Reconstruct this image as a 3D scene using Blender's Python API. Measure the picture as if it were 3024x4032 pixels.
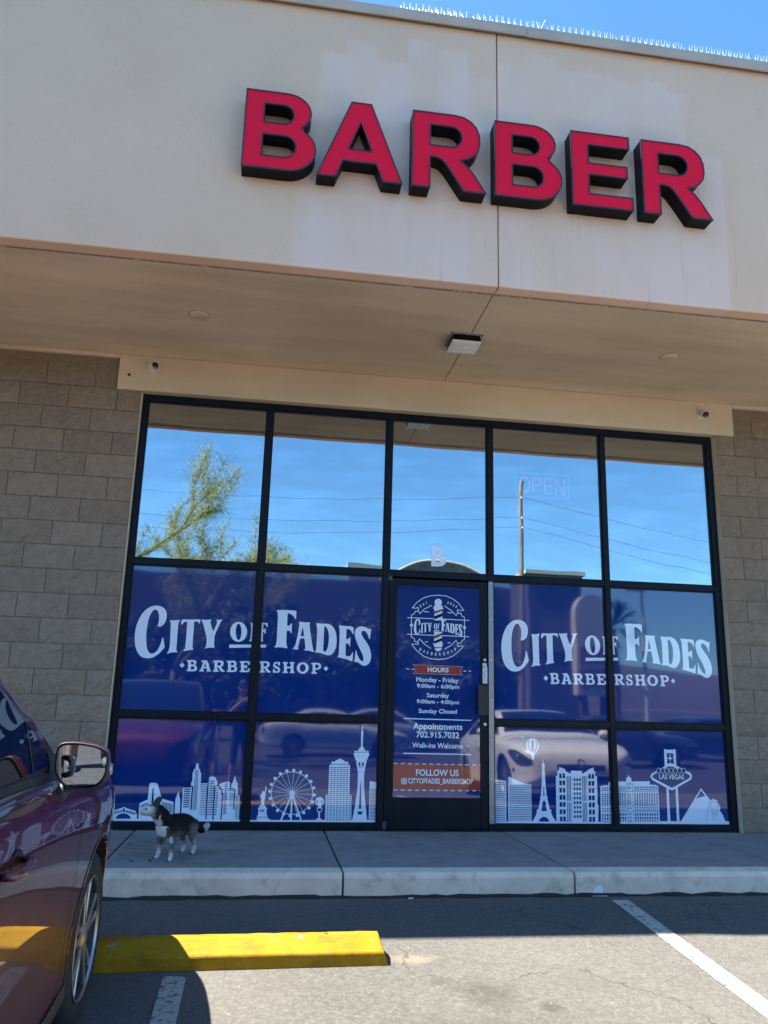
import bpy, bmesh, math, random
import numpy as np
from mathutils import Vector, Matrix, Quaternion
from mathutils.geometry import tessellate_polygon
random.seed(7)
for o in list(bpy.data.objects): bpy.data.objects.remove(o, do_unlink=True)
SC = bpy.context.scene
COL = SC.collection
R = math.radians

# ------------------------------------------------------------------ camera
CAMP = Vector((-1.04185, -6.92180, 1.04298))
YAW, PITCH, ROLL, FPX = R(8.0693), R(13.3854), R(1.5315), 3130.0
cam = bpy.data.cameras.new('camera'); camo = bpy.data.objects.new('camera', cam); COL.objects.link(camo)
_f = Vector((math.sin(YAW)*math.cos(PITCH), math.cos(YAW)*math.cos(PITCH), math.sin(PITCH)))
_r = Vector((math.cos(YAW), -math.sin(YAW), 0)); _u = _r.cross(_f)
_r2 = _r*math.cos(ROLL)+_u*math.sin(ROLL); _u2 = -_r*math.sin(ROLL)+_u*math.cos(ROLL)
camo.matrix_world = Matrix(((_r2.x, _u2.x, -_f.x, CAMP.x), (_r2.y, _u2.y, -_f.y, CAMP.y), (_r2.z, _u2.z, -_f.z, CAMP.z), (0, 0, 0, 1)))
cam.sensor_fit = 'VERTICAL'; cam.sensor_height = 24.0; cam.sensor_width = 18.0
cam.lens = FPX*24.0/4032.0
cam.clip_start = 0.02; cam.clip_end = 6000
SC.camera = camo

# ------------------------------------------------------------------ sky, sun, exposure
SUN = Vector((-0.575, 0.068, 1.0)).normalized()
world = bpy.data.worlds.new('World'); SC.world = world; world.use_nodes = True
wn = world.node_tree; wn.nodes.clear()
sky = wn.nodes.new('ShaderNodeTexSky'); sky.sky_type = 'NISHITA'; sky.sun_disc = False
sky.sun_elevation = math.asin(SUN.z); sky.sun_rotation = math.atan2(SUN.x, SUN.y)
sky.altitude = 600; sky.air_density = 1.0; sky.dust_density = 0.45; sky.ozone_density = 3.0
bg = wn.nodes.new('ShaderNodeBackground'); bg.inputs['Strength'].default_value = 0.079
wo = wn.nodes.new('ShaderNodeOutputWorld')
tint = wn.nodes.new('ShaderNodeMix'); tint.data_type = 'RGBA'; tint.blend_type = 'MULTIPLY'; tint.inputs[0].default_value = 1.0; tint.inputs[7].default_value = (.62, .96, 1.14, 1)   # deep desert blue
wn.links.new(sky.outputs[0], tint.inputs[6]); wn.links.new(tint.outputs[2], bg.inputs['Color']); wn.links.new(bg.outputs[0], wo.inputs['Surface'])
sl = bpy.data.lights.new('sun', 'SUN'); sl.energy = 5.0; sl.angle = R(0.53); sl.color = (1.0, 0.93, 0.82)
so = bpy.data.objects.new('sun', sl); COL.objects.link(so); so.location = (-20, 5, 40)
so.rotation_euler = (-SUN).to_track_quat('-Z', 'Y').to_euler()
SC.view_settings.view_transform = 'Standard'; SC.view_settings.look = 'None'
SC.view_settings.exposure = 2.1; SC.view_settings.gamma = 1.0
SC.render.engine = 'CYCLES'
SC.cycles.max_bounces = 8; SC.cycles.glossy_bounces = 4; SC.cycles.diffuse_bounces = 4
SC.cycles.caustics_reflective = False; SC.cycles.caustics_refractive = False

# ------------------------------------------------------------------ materials
def nt(name):
    m = bpy.data.materials.new(name); m.use_nodes = True
    n = m.node_tree; n.nodes.clear()
    out = n.nodes.new('ShaderNodeOutputMaterial'); p = n.nodes.new('ShaderNodeBsdfPrincipled')
    n.links.new(p.outputs[0], out.inputs['Surface'])
    return m, n, p
def tc(n, which='Object'):
    t = n.nodes.new('ShaderNodeTexCoord'); return t.outputs[which]
def noise(n, co, scale, detail=4, rough=.55):
    t = n.nodes.new('ShaderNodeTexNoise'); t.inputs['Scale'].default_value = scale
    t.inputs['Detail'].default_value = detail; t.inputs['Roughness'].default_value = rough
    n.links.new(co, t.inputs['Vector']); return t.outputs['Fac']
def ramp(n, fac, stops):
    r = n.nodes.new('ShaderNodeValToRGB'); e = r.color_ramp.elements
    while len(e) < len(stops): e.new(.5)
    for el, (p, c) in zip(e, stops):
        el.position = p; el.color = (c[0], c[1], c[2], 1) if len(c) == 3 else c
    n.links.new(fac, r.inputs[0]); return r.outputs[0]
def mixc(n, fac, a, b, mode='MIX'):
    m = n.nodes.new('ShaderNodeMix'); m.data_type = 'RGBA'; m.blend_type = mode
    if isinstance(fac, float): m.inputs[0].default_value = fac
    else: n.links.new(fac, m.inputs[0])
    for s, v in ((6, a), (7, b)):
        if isinstance(v, tuple): m.inputs[s].default_value = (*v, 1)
        else: n.links.new(v, m.inputs[s])
    return m.outputs[2]
def mth(n, op, a, b=None, clamp=False):
    m = n.nodes.new('ShaderNodeMath'); m.operation = op; m.use_clamp = clamp
    for i, v in enumerate((a, b)):
        if v is None: continue
        if isinstance(v, (int, float)): m.inputs[i].default_value = v
        else: n.links.new(v, m.inputs[i])
    return m.outputs[0]
def bump(n, p, h, strength, dist=.01):
    b = n.nodes.new('ShaderNodeBump'); b.inputs['Strength'].default_value = strength; b.inputs['Distance'].default_value = dist
    n.links.new(h, b.inputs['Height']); n.links.new(b.outputs[0], p.inputs['Normal'])
def mul(c, k): return tuple(max(0, min(1, v*k)) for v in c)
_mc = {}
def M(name, c, rough=.6, var=.12, scale=6, bmp=0, bscale=150, metal=0, spec=.5, coat=0, ior=1.5, bdist=.004):
    if name in _mc: return _mc[name]
    m, n, p = nt(name); co = tc(n)
    a = noise(n, co, scale, 5)
    n.links.new(ramp(n, a, [(.3, mul(c, 1-var)), (.7, mul(c, 1+var))]), p.inputs['Base Color'])
    p.inputs['Roughness'].default_value = rough; p.inputs['Metallic'].default_value = metal
    p.inputs['Specular IOR Level'].default_value = spec; p.inputs['IOR'].default_value = ior
    p.inputs['Coat Weight'].default_value = coat; p.inputs['Coat Roughness'].default_value = .03
    if bmp: bump(n, p, noise(n, co, bscale, 3), bmp, bdist)
    _mc[name] = m; return m

def mat_stucco(name, patch):
    m, n, p = nt(name); co = tc(n)
    lo, hi = ((.84, .545, .36), (.92, .61, .41)) if patch else ((.80, .63, .44), (.88, .70, .50))
    base = ramp(n, noise(n, co, 1.1, 6, .6), [(.3, lo), (.7, hi)])
    fine = noise(n, co, 60, 4)
    col = mixc(n, .10, base, ramp(n, fine, [(.35, (.50, .37, .27)), (.65, (.86, .67, .52))]))
    if not patch:                                     # older and newer coats of the same paint
        col = mixc(n, 1.0, col, ramp(n, noise(n, co, .7, 3, .5), [(.35, (.84, .83, .81)), (.65, (1.0, 1.0, 1.0))]), 'MULTIPLY')
        mpx = n.nodes.new('ShaderNodeMapping'); mpx.inputs['Scale'].default_value = (.35, 3.0, 1); n.links.new(co, mpx.inputs[0])
        col = mixc(n, 1.0, col, ramp(n, noise(n, mpx.outputs[0], 1.5, 4), [(.40, (.90, .89, .87)), (.60, (1.0, 1.0, 1.0))]), 'MULTIPLY')
    if patch:
        mp = n.nodes.new('ShaderNodeMapping'); mp.inputs['Scale'].default_value = (1, 1, .42); n.links.new(co, mp.inputs[0])
        sp = n.nodes.new('ShaderNodeSeparateXYZ'); n.links.new(co, sp.inputs[0])
        X, Z = sp.outputs['X'], sp.outputs['Z']
        wob = mth(n, 'MULTIPLY', mth(n, 'SUBTRACT', noise(n, mp.outputs[0], 3.2, 3), .5), .75)
        xs = mth(n, 'ADD', X, wob)
        wob2 = mth(n, 'MULTIPLY', mth(n, 'SUBTRACT', noise(n, co, 5.0, 3), .5), .5)
        zs = mth(n, 'ADD', Z, wob2)
        def stepv(v, e, up, k=22.):
            d = mth(n, 'SUBTRACT', v, e) if up else mth(n, 'SUBTRACT', e, v)
            return mth(n, 'ADD', mth(n, 'MULTIPLY', d, k), .5, True)
        colid = mth(n, 'FLOOR', mth(n, 'DIVIDE', mth(n, 'ADD', X, mth(n, 'MULTIPLY', wob2, .06)), .235))     # roller widths
        def wnoise(off):
            w = n.nodes.new('ShaderNodeTexWhiteNoise'); w.noise_dimensions = '1D'; n.links.new(mth(n, 'ADD', colid, off), w.inputs['W']); return w.outputs['Value']
        r1, r2 = wnoise(3.), wnoise(17.)
        fray = mth(n, 'MULTIPLY', mth(n, 'SUBTRACT', noise(n, mp.outputs[0], 30, 3), .5), .14)
        zt = mth(n, 'ADD', Z, fray)
        xw = mth(n, 'ADD', X, mth(n, 'MULTIPLY', wob, .30))
        low = mth(n, 'MULTIPLY', mth(n, 'MULTIPLY', stepv(xw, -1.0, True, 40.), stepv(xw, 2.30, False, 40.)), stepv(zt, 5.30, False))
        dtop = mth(n, 'SUBTRACT', mth(n, 'ADD', 5.74, mth(n, 'MULTIPLY', r1, .30)), zt)
        up = mth(n, 'MULTIPLY', mth(n, 'MULTIPLY', stepv(xw, -.92, True, 40.), stepv(xw, 2.02, False, 40.)), mth(n, 'MULTIPLY', stepv(Z, 5.20, True), mth(n, 'ADD', mth(n, 'MULTIPLY', dtop, 22.), .5, True)))
        mask = mth(n, 'MAXIMUM', low, up)
        rub = ramp(n, noise(n, mp.outputs[0], 2.6, 5, .62), [(.36, (.35, .35, .35)), (.58, (1, 1, 1))])
        mask = mth(n, 'MULTIPLY', mth(n, 'MULTIPLY', mask, rub), mth(n, 'ADD', .62, mth(n, 'MULTIPLY', r2, .38)))
        col = mixc(n, mth(n, 'MULTIPLY', mask, .80), col, (.93, .655, .535))
        mp2 = n.nodes.new('ShaderNodeMapping'); mp2.inputs['Scale'].default_value = (9, 1, .5); n.links.new(co, mp2.inputs[0])
        drip = ramp(n, noise(n, mp2.outputs[0], 1.6, 4), [(.60, (0, 0, 0)), (.74, (1, 1, 1))])
        dm = mth(n, 'MULTIPLY', drip, mth(n, 'MULTIPLY', stepv(Z, 4.62, False, 3.), stepv(xs, -1.0, True)))
        col = mixc(n, mth(n, 'MULTIPLY', dm, .35), col, (.27, .23, .20))
    n.links.new(col, p.inputs['Base Color']); p.inputs['Roughness'].default_value = .9; p.inputs['Specular IOR Level'].default_value = .25
    bump(n, p, mixc(n, .5, noise(n, co, 180, 3), noise(n, co, 30, 4)), .22, .004)
    return m
def mat_concrete(name, a, b, stain, seed):
    m, n, p = nt(name); co = tc(n)
    mp = n.nodes.new('ShaderNodeMapping'); mp.inputs['Location'].default_value = (seed, seed*2, 0); n.links.new(co, mp.inputs[0]); co2 = mp.outputs[0]
    c = ramp(n, noise(n, co2, 3.5, 7, .65), [(.28, a), (.72, b)])
    st = ramp(n, noise(n, co2, 9, 4, .6), [(.56, (0, 0, 0)), (.70, (1, 1, 1))])
    c = mixc(n, mth(n, 'MULTIPLY', st, stain), c, mul(a, .45))
    sp = ramp(n, noise(n, co2, 38, 2), [(.70, (0, 0, 0)), (.78, (1, 1, 1))])
    c = mixc(n, mth(n, 'MULTIPLY', sp, .5*stain), c, mul(a, .3))
    n.links.new(c, p.inputs['Base Color']); p.inputs['Roughness'].default_value = .82; p.inputs['Specular IOR Level'].default_value = .35
    bump(n, p, noise(n, co2, 120, 4), .25, .004)
    return m
def mat_asphalt():
    m, n, p = nt('asphalt'); co = tc(n)
    c = ramp(n, noise(n, co, .8, 6, .6), [(.3, (.072, .069, .062)), (.7, (.108, .103, .093))])
    v = n.nodes.new('ShaderNodeTexVoronoi'); v.inputs['Scale'].default_value = 85; n.links.new(co, v.inputs['Vector'])
    g = ramp(n, v.outputs['Color'], [(.15, (.036, .034, .031)), (.5, (.09, .086, .078)), (.92, (.28, .27, .245))])
    c = mixc(n, .17, c, g)
    gr = ramp(n, noise(n, co, 26, 3, .7), [(.42, (0, 0, 0)), (.62, (1, 1, 1))])
    c = mixc(n, mth(n, 'MULTIPLY', gr, .25), c, (.155, .150, .136))
    sp = n.nodes.new('ShaderNodeSeparateXYZ'); n.links.new(co, sp.inputs[0])
    def blob(cx, cy, rx, ry, k, col, c):
        dx = mth(n, 'DIVIDE', mth(n, 'SUBTRACT', sp.outputs['X'], cx), rx); dy = mth(n, 'DIVIDE', mth(n, 'SUBTRACT', sp.outputs['Y'], cy), ry)
        d = mth(n, 'SQRT', mth(n, 'ADD', mth(n, 'MULTIPLY', dx, dx), mth(n, 'MULTIPLY', dy, dy)))
        d = mth(n, 'ADD', d, mth(n, 'MULTIPLY', mth(n, 'SUBTRACT', noise(n, co, 11, 4), .5), 1.6))
        f = mth(n, 'MULTIPLY', mth(n, 'SUBTRACT', 1.15, d, True), k, True)
        return mixc(n, f, c, col)
    c = blob(.05, -3.02, .15, .20, .55, (.040, .037, .032), c); c = blob(.28, -3.2, .06, .07, .6, (.035, .032, .028), c); c = blob(-.15, -2.9, .05, .05, .5, (.04, .037, .033), c)          # oil drips of the bay
    c = blob(-.1, -3.35, .45, .17, .42, (.05, .047, .041), c)
    c = blob(.55, -2.95, .2, .13, .45, (.085, .08, .07), c)
    c = blob(-.24, -2.62, .14, .06, .55, (.24, .19, .13), c)           # rusty ring beside the wheel stop
    wv = n.nodes.new('ShaderNodeVectorMath'); wv.operation = 'ADD'; n.links.new(co, wv.inputs[0])
    nv = n.nodes.new('ShaderNodeTexNoise'); nv.inputs['Scale'].default_value = 3.0; nv.inputs['Detail'].default_value = 6; n.links.new(co, nv.inputs['Vector'])
    ns = n.nodes.new('ShaderNodeVectorMath'); ns.operation = 'SCALE'; ns.inputs['Scale'].default_value = .55; n.links.new(nv.outputs['Color'], ns.inputs[0]); n.links.new(ns.outputs[0], wv.inputs[1])
    cv = n.nodes.new('ShaderNodeTexVoronoi'); cv.feature = 'DISTANCE_TO_EDGE'; cv.inputs['Scale'].default_value = .75; n.links.new(wv.outputs[0], cv.inputs['Vector'])
    ck = mth(n, 'MULTIPLY', ramp(n, cv.outputs['Distance'], [(.0, (1, 1, 1)), (.006, (0, 0, 0))]), ramp(n, noise(n, co, 1.3, 2), [(.46, (0, 0, 0)), (.56, (1, 1, 1))]))
    c = mixc(n, mth(n, 'MULTIPLY', ck, .7), c, (.025, .023, .021))      # hairline cracks
    gm = ramp(n, noise(n, co, 48, 2), [(.73, (0, 0, 0)), (.76, (1, 1, 1))]); c = mixc(n, mth(n, 'MULTIPLY', gm, .7), c, (.32, .31, .28))   # pale grit
    dk = ramp(n, noise(n, co, 17, 3), [(.66, (0, 0, 0)), (.72, (1, 1, 1))])
    c = mixc(n, mth(n, 'MULTIPLY', dk, .3), c, (.045, .043, .04))
    n.links.new(c, p.inputs['Base Color']); p.inputs['Roughness'].default_value = .88; p.inputs['Specular IOR Level'].default_value = .3
    bump(n, p, mixc(n, .5, v.outputs['Distance'], noise(n, co, 60, 3)), .28, .005)
    return m
def mat_linepaint():
    m, n, p = nt('line_paint'); co = tc(n)
    c = mixc(n, ramp(n, noise(n, co, 30, 5, .7), [(.54, (0, 0, 0)), (.60, (1, 1, 1))]), (.40, .385, .335), (.10, .096, .087))
    mp = n.nodes.new('ShaderNodeMapping'); mp.inputs['Scale'].default_value = (1, .25, 1); n.links.new(co, mp.inputs[0])
    v = n.nodes.new('ShaderNodeTexVoronoi'); v.feature = 'DISTANCE_TO_EDGE'; v.inputs['Scale'].default_value = 30; n.links.new(co, v.inputs['Vector'])
    ck = mth(n, 'MULTIPLY', ramp(n, v.outputs['Distance'], [(.02, (1, 1, 1)), (.05, (0, 0, 0))]), ramp(n, noise(n, co, 8, 2), [(.45, (0, 0, 0)), (.6, (1, 1, 1))]))
    c = mixc(n, ck, c, (.15, .145, .13))
    n.links.new(c, p.inputs['Base Color']); p.inputs['Roughness'].default_value = .8
    return m
def mat_yellow():
    m, n, p = nt('yellow_paint'); co = tc(n)
    c = ramp(n, noise(n, co, 5, 6, .65), [(.3, (.31, .165, .004)), (.7, (.40, .225, .006))])
    c = mixc(n, mth(n, 'MULTIPLY', ramp(n, noise(n, co, 24, 5, .7), [(.60, (0, 0, 0)), (.68, (1, 1, 1))]), .55), c, (.20, .13, .02))
    c = mixc(n, ramp(n, noise(n, co, 55, 3, .7), [(.66, (0, 0, 0)), (.70, (1, 1, 1))]), c, (.20, .175, .13))
    c = mixc(n, ramp(n, noise(n, co, 13, 6, .7), [(.635, (0, 0, 0)), (.655, (1, 1, 1))]), c, (.26, .225, .165))       # chips down to the concrete
    mpy = n.nodes.new('ShaderNodeMapping'); mpy.inputs['Scale'].default_value = (2.2, 9, 9); n.links.new(co, mpy.inputs[0])
    c = mixc(n, mth(n, 'MULTIPLY', ramp(n, noise(n, mpy.outputs[0], 3, 4, .6), [(.52, (0, 0, 0)), (.68, (1, 1, 1))]), .45), c, (.10, .075, .018))   # tyre scuffs
    
    n.links.new(c, p.inputs['Base Color']); p.inputs['Roughness'].default_value = .7; p.inputs['Specular IOR Level'].default_value = .2
    bump(n, p, noise(n, co, 70, 4), .35, .004)
    return m
def mat_block():
    m, n, p = nt('split_face_block'); co = tc(n)
    oi = n.nodes.new('ShaderNodeObjectInfo')
    ad = n.nodes.new('ShaderNodeVectorMath'); ad.operation = 'ADD'; n.links.new(co, ad.inputs[0])
    sc = n.nodes.new('ShaderNodeVectorMath'); sc.operation = 'SCALE'; n.links.new(oi.outputs['Location'], sc.inputs[0]); sc.inputs['Scale'].default_value = 3.7
    n.links.new(sc.outputs[0], ad.inputs[1]); co2 = ad.outputs[0]
    c = ramp(n, noise(n, co2, 16, 6, .65), [(.28, (.255, .182, .125)), (.72, (.345, .250, .175))])
    c = mixc(n, ramp(n, noise(n, co2, 75, 3, .6), [(.60, (0, 0, 0)), (.72, (1, 1, 1))]), c, (.43, .37, .31))
    hv = n.nodes.new('ShaderNodeHueSaturation'); n.links.new(c, hv.inputs['Color'])
    n.links.new(mth(n, 'ADD', mth(n, 'MULTIPLY', oi.outputs['Random'], .16), .92), hv.inputs['Value'])
    n.links.new(hv.outputs[0], p.inputs['Base Color']); p.inputs['Roughness'].default_value = .92; p.inputs['Specular IOR Level'].default_value = .2
    bump(n, p, mixc(n, .4, noise(n, co2, 45, 4), noise(n, co2, 130, 3)), .75, .014)
    return m
def mat_mirrorglass():
    m = bpy.data.materials.new('reflective_glass'); m.use_nodes = True; n = m.node_tree; n.nodes.clear()
    out = n.nodes.new('ShaderNodeOutputMaterial')
    g = n.nodes.new('ShaderNodeBsdfGlossy'); g.inputs['Roughness'].default_value = .0; g.inputs['Color'].default_value = (.86, .93, .95, 1)
    t = n.nodes.new('ShaderNodeBsdfTransparent'); t.inputs['Color'].default_value = (.55, .60, .60, 1)
    lw = n.nodes.new('ShaderNodeFresnel'); lw.inputs['IOR'].default_value = 1.5
    co0 = tc(n); ms = n.nodes.new('ShaderNodeMapping'); ms.inputs['Scale'].default_value = (1.0, 1, 4.5); n.links.new(co0, ms.inputs[0])
    sm = mth(n, 'MULTIPLY', ramp(n, noise(n, ms.outputs[0], 1.6, 4), [(.45, (0, 0, 0)), (.75, (1, 1, 1))]), .10)       # painted streaks for reflections of interior lights
    f = mth(n, 'ADD', mth(n, 'ADD', mth(n, 'MULTIPLY', lw.outputs[0], .5), .41, True), sm)
    x = n.nodes.new('ShaderNodeMixShader'); n.links.new(f, x.inputs[0]); n.links.new(t.outputs[0], x.inputs[1]); n.links.new(g.outputs[0], x.inputs[2])
    co = tc(n); b = n.nodes.new('ShaderNodeBump'); b.inputs['Strength'].default_value = .09; b.inputs['Distance'].default_value = .02
    n.links.new(noise(n, co, 1.2, 1), b.inputs['Height']); n.links.new(b.outputs[0], g.inputs['Normal'])
    n.links.new(x.outputs[0], out.inputs['Surface']); return m
def mat_vinyl(name, c, var=.06):
    m, n, p = nt(name); co = tc(n)
    n.links.new(ramp(n, noise(n, co, 2.2, 4), [(.3, mul(c, 1-var)), (.7, mul(c, 1+var))]), p.inputs['Base Color'])
    p.inputs['Roughness'].default_value = .03; p.inputs['IOR'].default_value = 1.9; p.inputs['Specular IOR Level'].default_value = .5
    if 'print' not in name:
        b = n.nodes.new('ShaderNodeBump'); b.inputs['Strength'].default_value = .05; b.inputs['Distance'].default_value = .02
        n.links.new(noise(n, co, 1.6, 1), b.inputs['Height']); n.links.new(b.outputs[0], p.inputs['Normal'])
    return m

MAT = dict(
    fascia=mat_stucco('stucco_patched', True), stucco=mat_stucco('stucco_plain', False),
    slab=mat_concrete('sidewalk_concrete', (.205, .198, .188), (.31, .30, .28), .45, 3.), kerb=mat_concrete('kerb_concrete', (.62, .50, .375), (.88, .735, .575), .4, 9.),  # kerb paler than slabs: bounced light put into its colour, slabs also dirtier
    asphalt=mat_asphalt(), line=mat_linepaint(), yellow=mat_yellow(), block=mat_block(),
    mortar=M('mortar', (.26, .195, .145), .95, .15, 30, .4, 120), glass=mat_mirrorglass(),
    blue=mat_vinyl('blue_vinyl', (.004, .033, .185)), blueprint=mat_vinyl('blue_print', (.005, .028, .15)), white=mat_vinyl('white_print', (.84, .90, .98), .02), redprint=mat_vinyl('red_print', (.42, .055, .04)), navy=mat_vinyl('navy_print', (.006, .012, .03)),
    frame=M('bronze_frame', (.007, .010, .015), .42, .25, 4, .08, 60, spec=.18), metal=M('brushed_steel', (.30, .32, .34), .38, .1, 12, .1, 90, metal=.8),
    dark=M('dark_gap', (.006, .006, .007), .9, .1, 5), interior=M('dim_interior', (.035, .036, .04), .9, .2, 2),  # interior: the room's dimness is put into its dark colour
    redface=M('red_acrylic', (.97, .004, .036), .5, .04, 2, spec=.2), blackside=M('black_return', (.006, .006, .008), .45, .2, 3, spec=.12),
    trim=M('trim_cap', (.03, .026, .03), .35, .2, 3), coping=M('coping_metal', (.56, .43, .32), .55, .1, 3, .05, 40),
    spike=M('clear_plastic', (.80, .86, .90), .15, .03, 5), whiteplastic=M('white_plastic', (.78, .78, .76), .35, .03, 5), lens=M('black_lens', (.006, .006, .008), .08, .1, 5),
    lampwhite=M('frosted_lens', (.88, .92, .86), .25, .04, 9), greyplate=M('grey_plate', (.33, .35, .36), .5, .1, 8),
    bark=M('bark', (.13, .10, .06), .9, .3, 9, .6, 40), tar=M('tar_sealant', (.012, .012, .013), .8, .3, 20, .5, 60),
)

# ------------------------------------------------------------------ mesh helpers
class MB:
    def __init__(s): s.v = []; s.f = []; s.m = []
    def add(s, vs, fs, mi=0):
        b = len(s.v); s.v += [tuple(map(float, q)) for q in vs]
        for f in fs: s.f.append([b+i for i in f]); s.m.append(mi)
    def box(s, x0, x1, y0, y1, z0, z1, mi=0):
        s.add([(x0, y0, z0), (x1, y0, z0), (x1, y1, z0), (x0, y1, z0), (x0, y0, z1), (x1, y0, z1), (x1, y1, z1), (x0, y1, z1)],
              [(0, 3, 2, 1), (4, 5, 6, 7), (0, 1, 5, 4), (1, 2, 6, 5), (2, 3, 7, 6), (3, 0, 4, 7)], mi)
    def tube(s, pts, rad, seg=8, mi=0, caps=True):
        pts = [Vector(p) for p in pts]; n = len(pts)
        if not hasattr(rad, '__len__'): rad = [rad]*n
        b = len(s.v); up = None
        for i, p in enumerate(pts):
            d = (pts[min(i+1, n-1)]-pts[max(i-1, 0)]).normalized()
            if up is None:
                up = d.orthogonal().normalized()
            else:
                up = (up-d*up.dot(d)); up = up.normalized() if up.length > 1e-6 else d.orthogonal().normalized()
            w = d.cross(up)
            for k in range(seg):
                a = 2*math.pi*k/seg; q = p+(up*math.cos(a)+w*math.sin(a))*rad[i]; s.v.append(tuple(q))
        for i in range(n-1):
            for k in range(seg):
                s.f.append([b+i*seg+k, b+i*seg+(k+1) % seg, b+(i+1)*seg+(k+1) % seg, b+(i+1)*seg+k]); s.m.append(mi)
        if caps:
            s.f.append([b+k for k in range(seg)][::-1]); s.m.append(mi)
            s.f.append([b+(n-1)*seg+k for k in range(seg)]); s.m.append(mi)
    def lathe(s, prof, o, ax, seg=24, mi=0):
        ax = Vector(ax).normalized(); u = ax.orthogonal().normalized(); w = ax.cross(u); o = Vector(o); b = len(s.v); n = len(prof)
        for k in range(seg):
            a = 2*math.pi*k/seg; d = u*math.cos(a)+w*math.sin(a)
            for r, h in prof: s.v.append(tuple(o+ax*h+d*r))
        for k in range(seg):
            k2 = (k+1) % seg
            for i in range(n-1):
                s.f.append([b+k*n+i, b+k2*n+i, b+k2*n+i+1, b+k*n+i+1]); s.m.append(mi)
    def prism(s, poly, to3, d0, d1, mi=0, cap0=True, cap1=True):
        n = len(poly); b = len(s.v)
        s.v += [tuple(to3(p, d0)) for p in poly]+[tuple(to3(p, d1)) for p in poly]
        for i in range(n):
            j = (i+1) % n; s.f.append([b+i, b+j, b+n+j, b+n+i]); s.m.append(mi)
        tr = tessellate_polygon([[Vector((p[0], p[1], 0)) for p in poly]])
        for t in tr:
            if cap0: s.f.append([b+t[0], b+t[1], b+t[2]]); s.m.append(mi)
            if cap1: s.f.append([b+n+t[2], b+n+t[1], b+n+t[0]]); s.m.append(mi)
    def mesh(s, name, mats, smooth=False, fix=True):
        me = bpy.data.meshes.new(name); me.from_pydata(s.v, [], s.f)
        if not isinstance(mats, (list, tuple)): mats = [mats]
        for m in mats: me.materials.append(m)
        if len(mats) > 1: me.polygons.foreach_set('material_index', s.m)
        if fix:
            bm = bmesh.new(); bm.from_mesh(me); bmesh.ops.recalc_face_normals(bm, faces=bm.faces[:]); bm.to_mesh(me); bm.free()
        if smooth:
            me.polygons.foreach_set('use_smooth', [True]*len(me.polygons))
        me.update(); return me
    def build(s, name, mats, parent=None, smooth=False, sharp=None, fix=True):
        me = s.mesh(name, mats, smooth, fix)
        if sharp is not None: me.set_sharp_from_angle(angle=R(sharp))
        return link(name, me, parent)
def link(name, me, parent=None):
    o = bpy.data.objects.new(name, me); COL.objects.link(o)
    if parent is not None: o.parent = parent
    return o
def empty(name, loc, label, cat, group=None, rz=0, rx=0):
    o = bpy.data.objects.new(name, None); COL.objects.link(o); o.location = loc; o.rotation_euler = (rx, 0, rz); o.empty_display_size = .1
    return tag(o, label, cat, group)
def tag(o, label=None, cat=None, group=None, kind=None):
    if label: o['label'] = label
    if cat: o['category'] = cat
    if group: o['group'] = group
    if kind: o['kind'] = kind
    return o
def structure(o): o['kind'] = 'structure'; return o
def part(o, p):                                      # child built in world coordinates
    o.parent = p; o.matrix_parent_inverse = Matrix.Translation(p_world(p)).inverted() if p.rotation_euler.to_quaternion().angle < 1e-6 else p_mat(p).inverted(); return o
def p_world(p):
    v = p.location.copy()
    if p.parent: v = v+p_world(p.parent)
    return v
def p_mat(p): return Matrix.LocRotScale(p.location, p.rotation_euler.to_quaternion(), None)
def bevel(o, w, seg=2, ang=40):
    m = o.modifiers.new('bevel', 'BEVEL'); m.width = w; m.segments = seg; m.limit_method = 'ANGLE'; m.angle_limit = R(ang); return o
def cube(name, b, mat, parent=None, bev=0):
    m = MB(); m.box(*b); o = m.build(name, mat, parent)
    if bev: bevel(o, bev)
    return o

# ------------------------------------------------------------------ ground
SLOPE = .065
def gz(y):
    if y > -1.6: return -.138
    if y > -9: return -.138-SLOPE*(-1.6-y)
    return -.138-SLOPE*7.4-.02*(-9-max(y, -14))
ys = [60, 20, -1.2, -1.6, -2.2, -3, -4, -5, -6, -7, -8, -9, -10, -12, -14, -20, -40, -90, -300, -1500]
xs_ = [-1500, -300, -60, -20, -8, -4, -2, 0, 2, 4, 8, 20, 60, 300, 1500]
m = MB(); vs = [(x, y, gz(y)-(0 if y < 10 else .3)) for y in ys for x in xs_]; n_ = len(xs_)
m.add(vs, [(i*n_+j, i*n_+j+1, (i+1)*n_+j+1, (i+1)*n_+j) for i in range(len(ys)-1) for j in range(n_-1)])
parking = structure(m.build('parking_lot', MAT['asphalt'], smooth=True))
# sidewalk: slabs with open joints, each with a rounded kerb nose in front
side = MB(); side.box(-14, 14, -1.55, .3, -.30, -.05); sidewalk = structure(side.build('sidewalk', MAT['dark']))
KERB = [(0, -.135), (0, -.03), (-.006, -.012), (-.02, -.003), (-.04, 0), (-.16, .001), (-.16, -.17), (0, -.17)]
jx = [-8.0, -6.5, -5.0, -3.49, -1.985, -.485, 1.015, 2.62, 4.2, 5.8, 7.4]
for a, b in zip(jx[:-1], jx[1:]):
    g = .007
    s_ = MB(); s_.box(a+g, b-g, -1.472, -.002 if not (-2.3 < (a+b)/2 < 3.2) else .0, -.12, 0.0)
    o = s_.build('sidewalk_slab', MAT['slab'], sidewalk); bevel(o, .006, 2)
    k = MB(); k.prism([(-1.63-p[0], p[1]) for p in KERB], lambda p, d: (d, p[0], p[1]), a+g, b-g)
    o = k.build('kerb_stone', MAT['kerb'], sidewalk)
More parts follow.
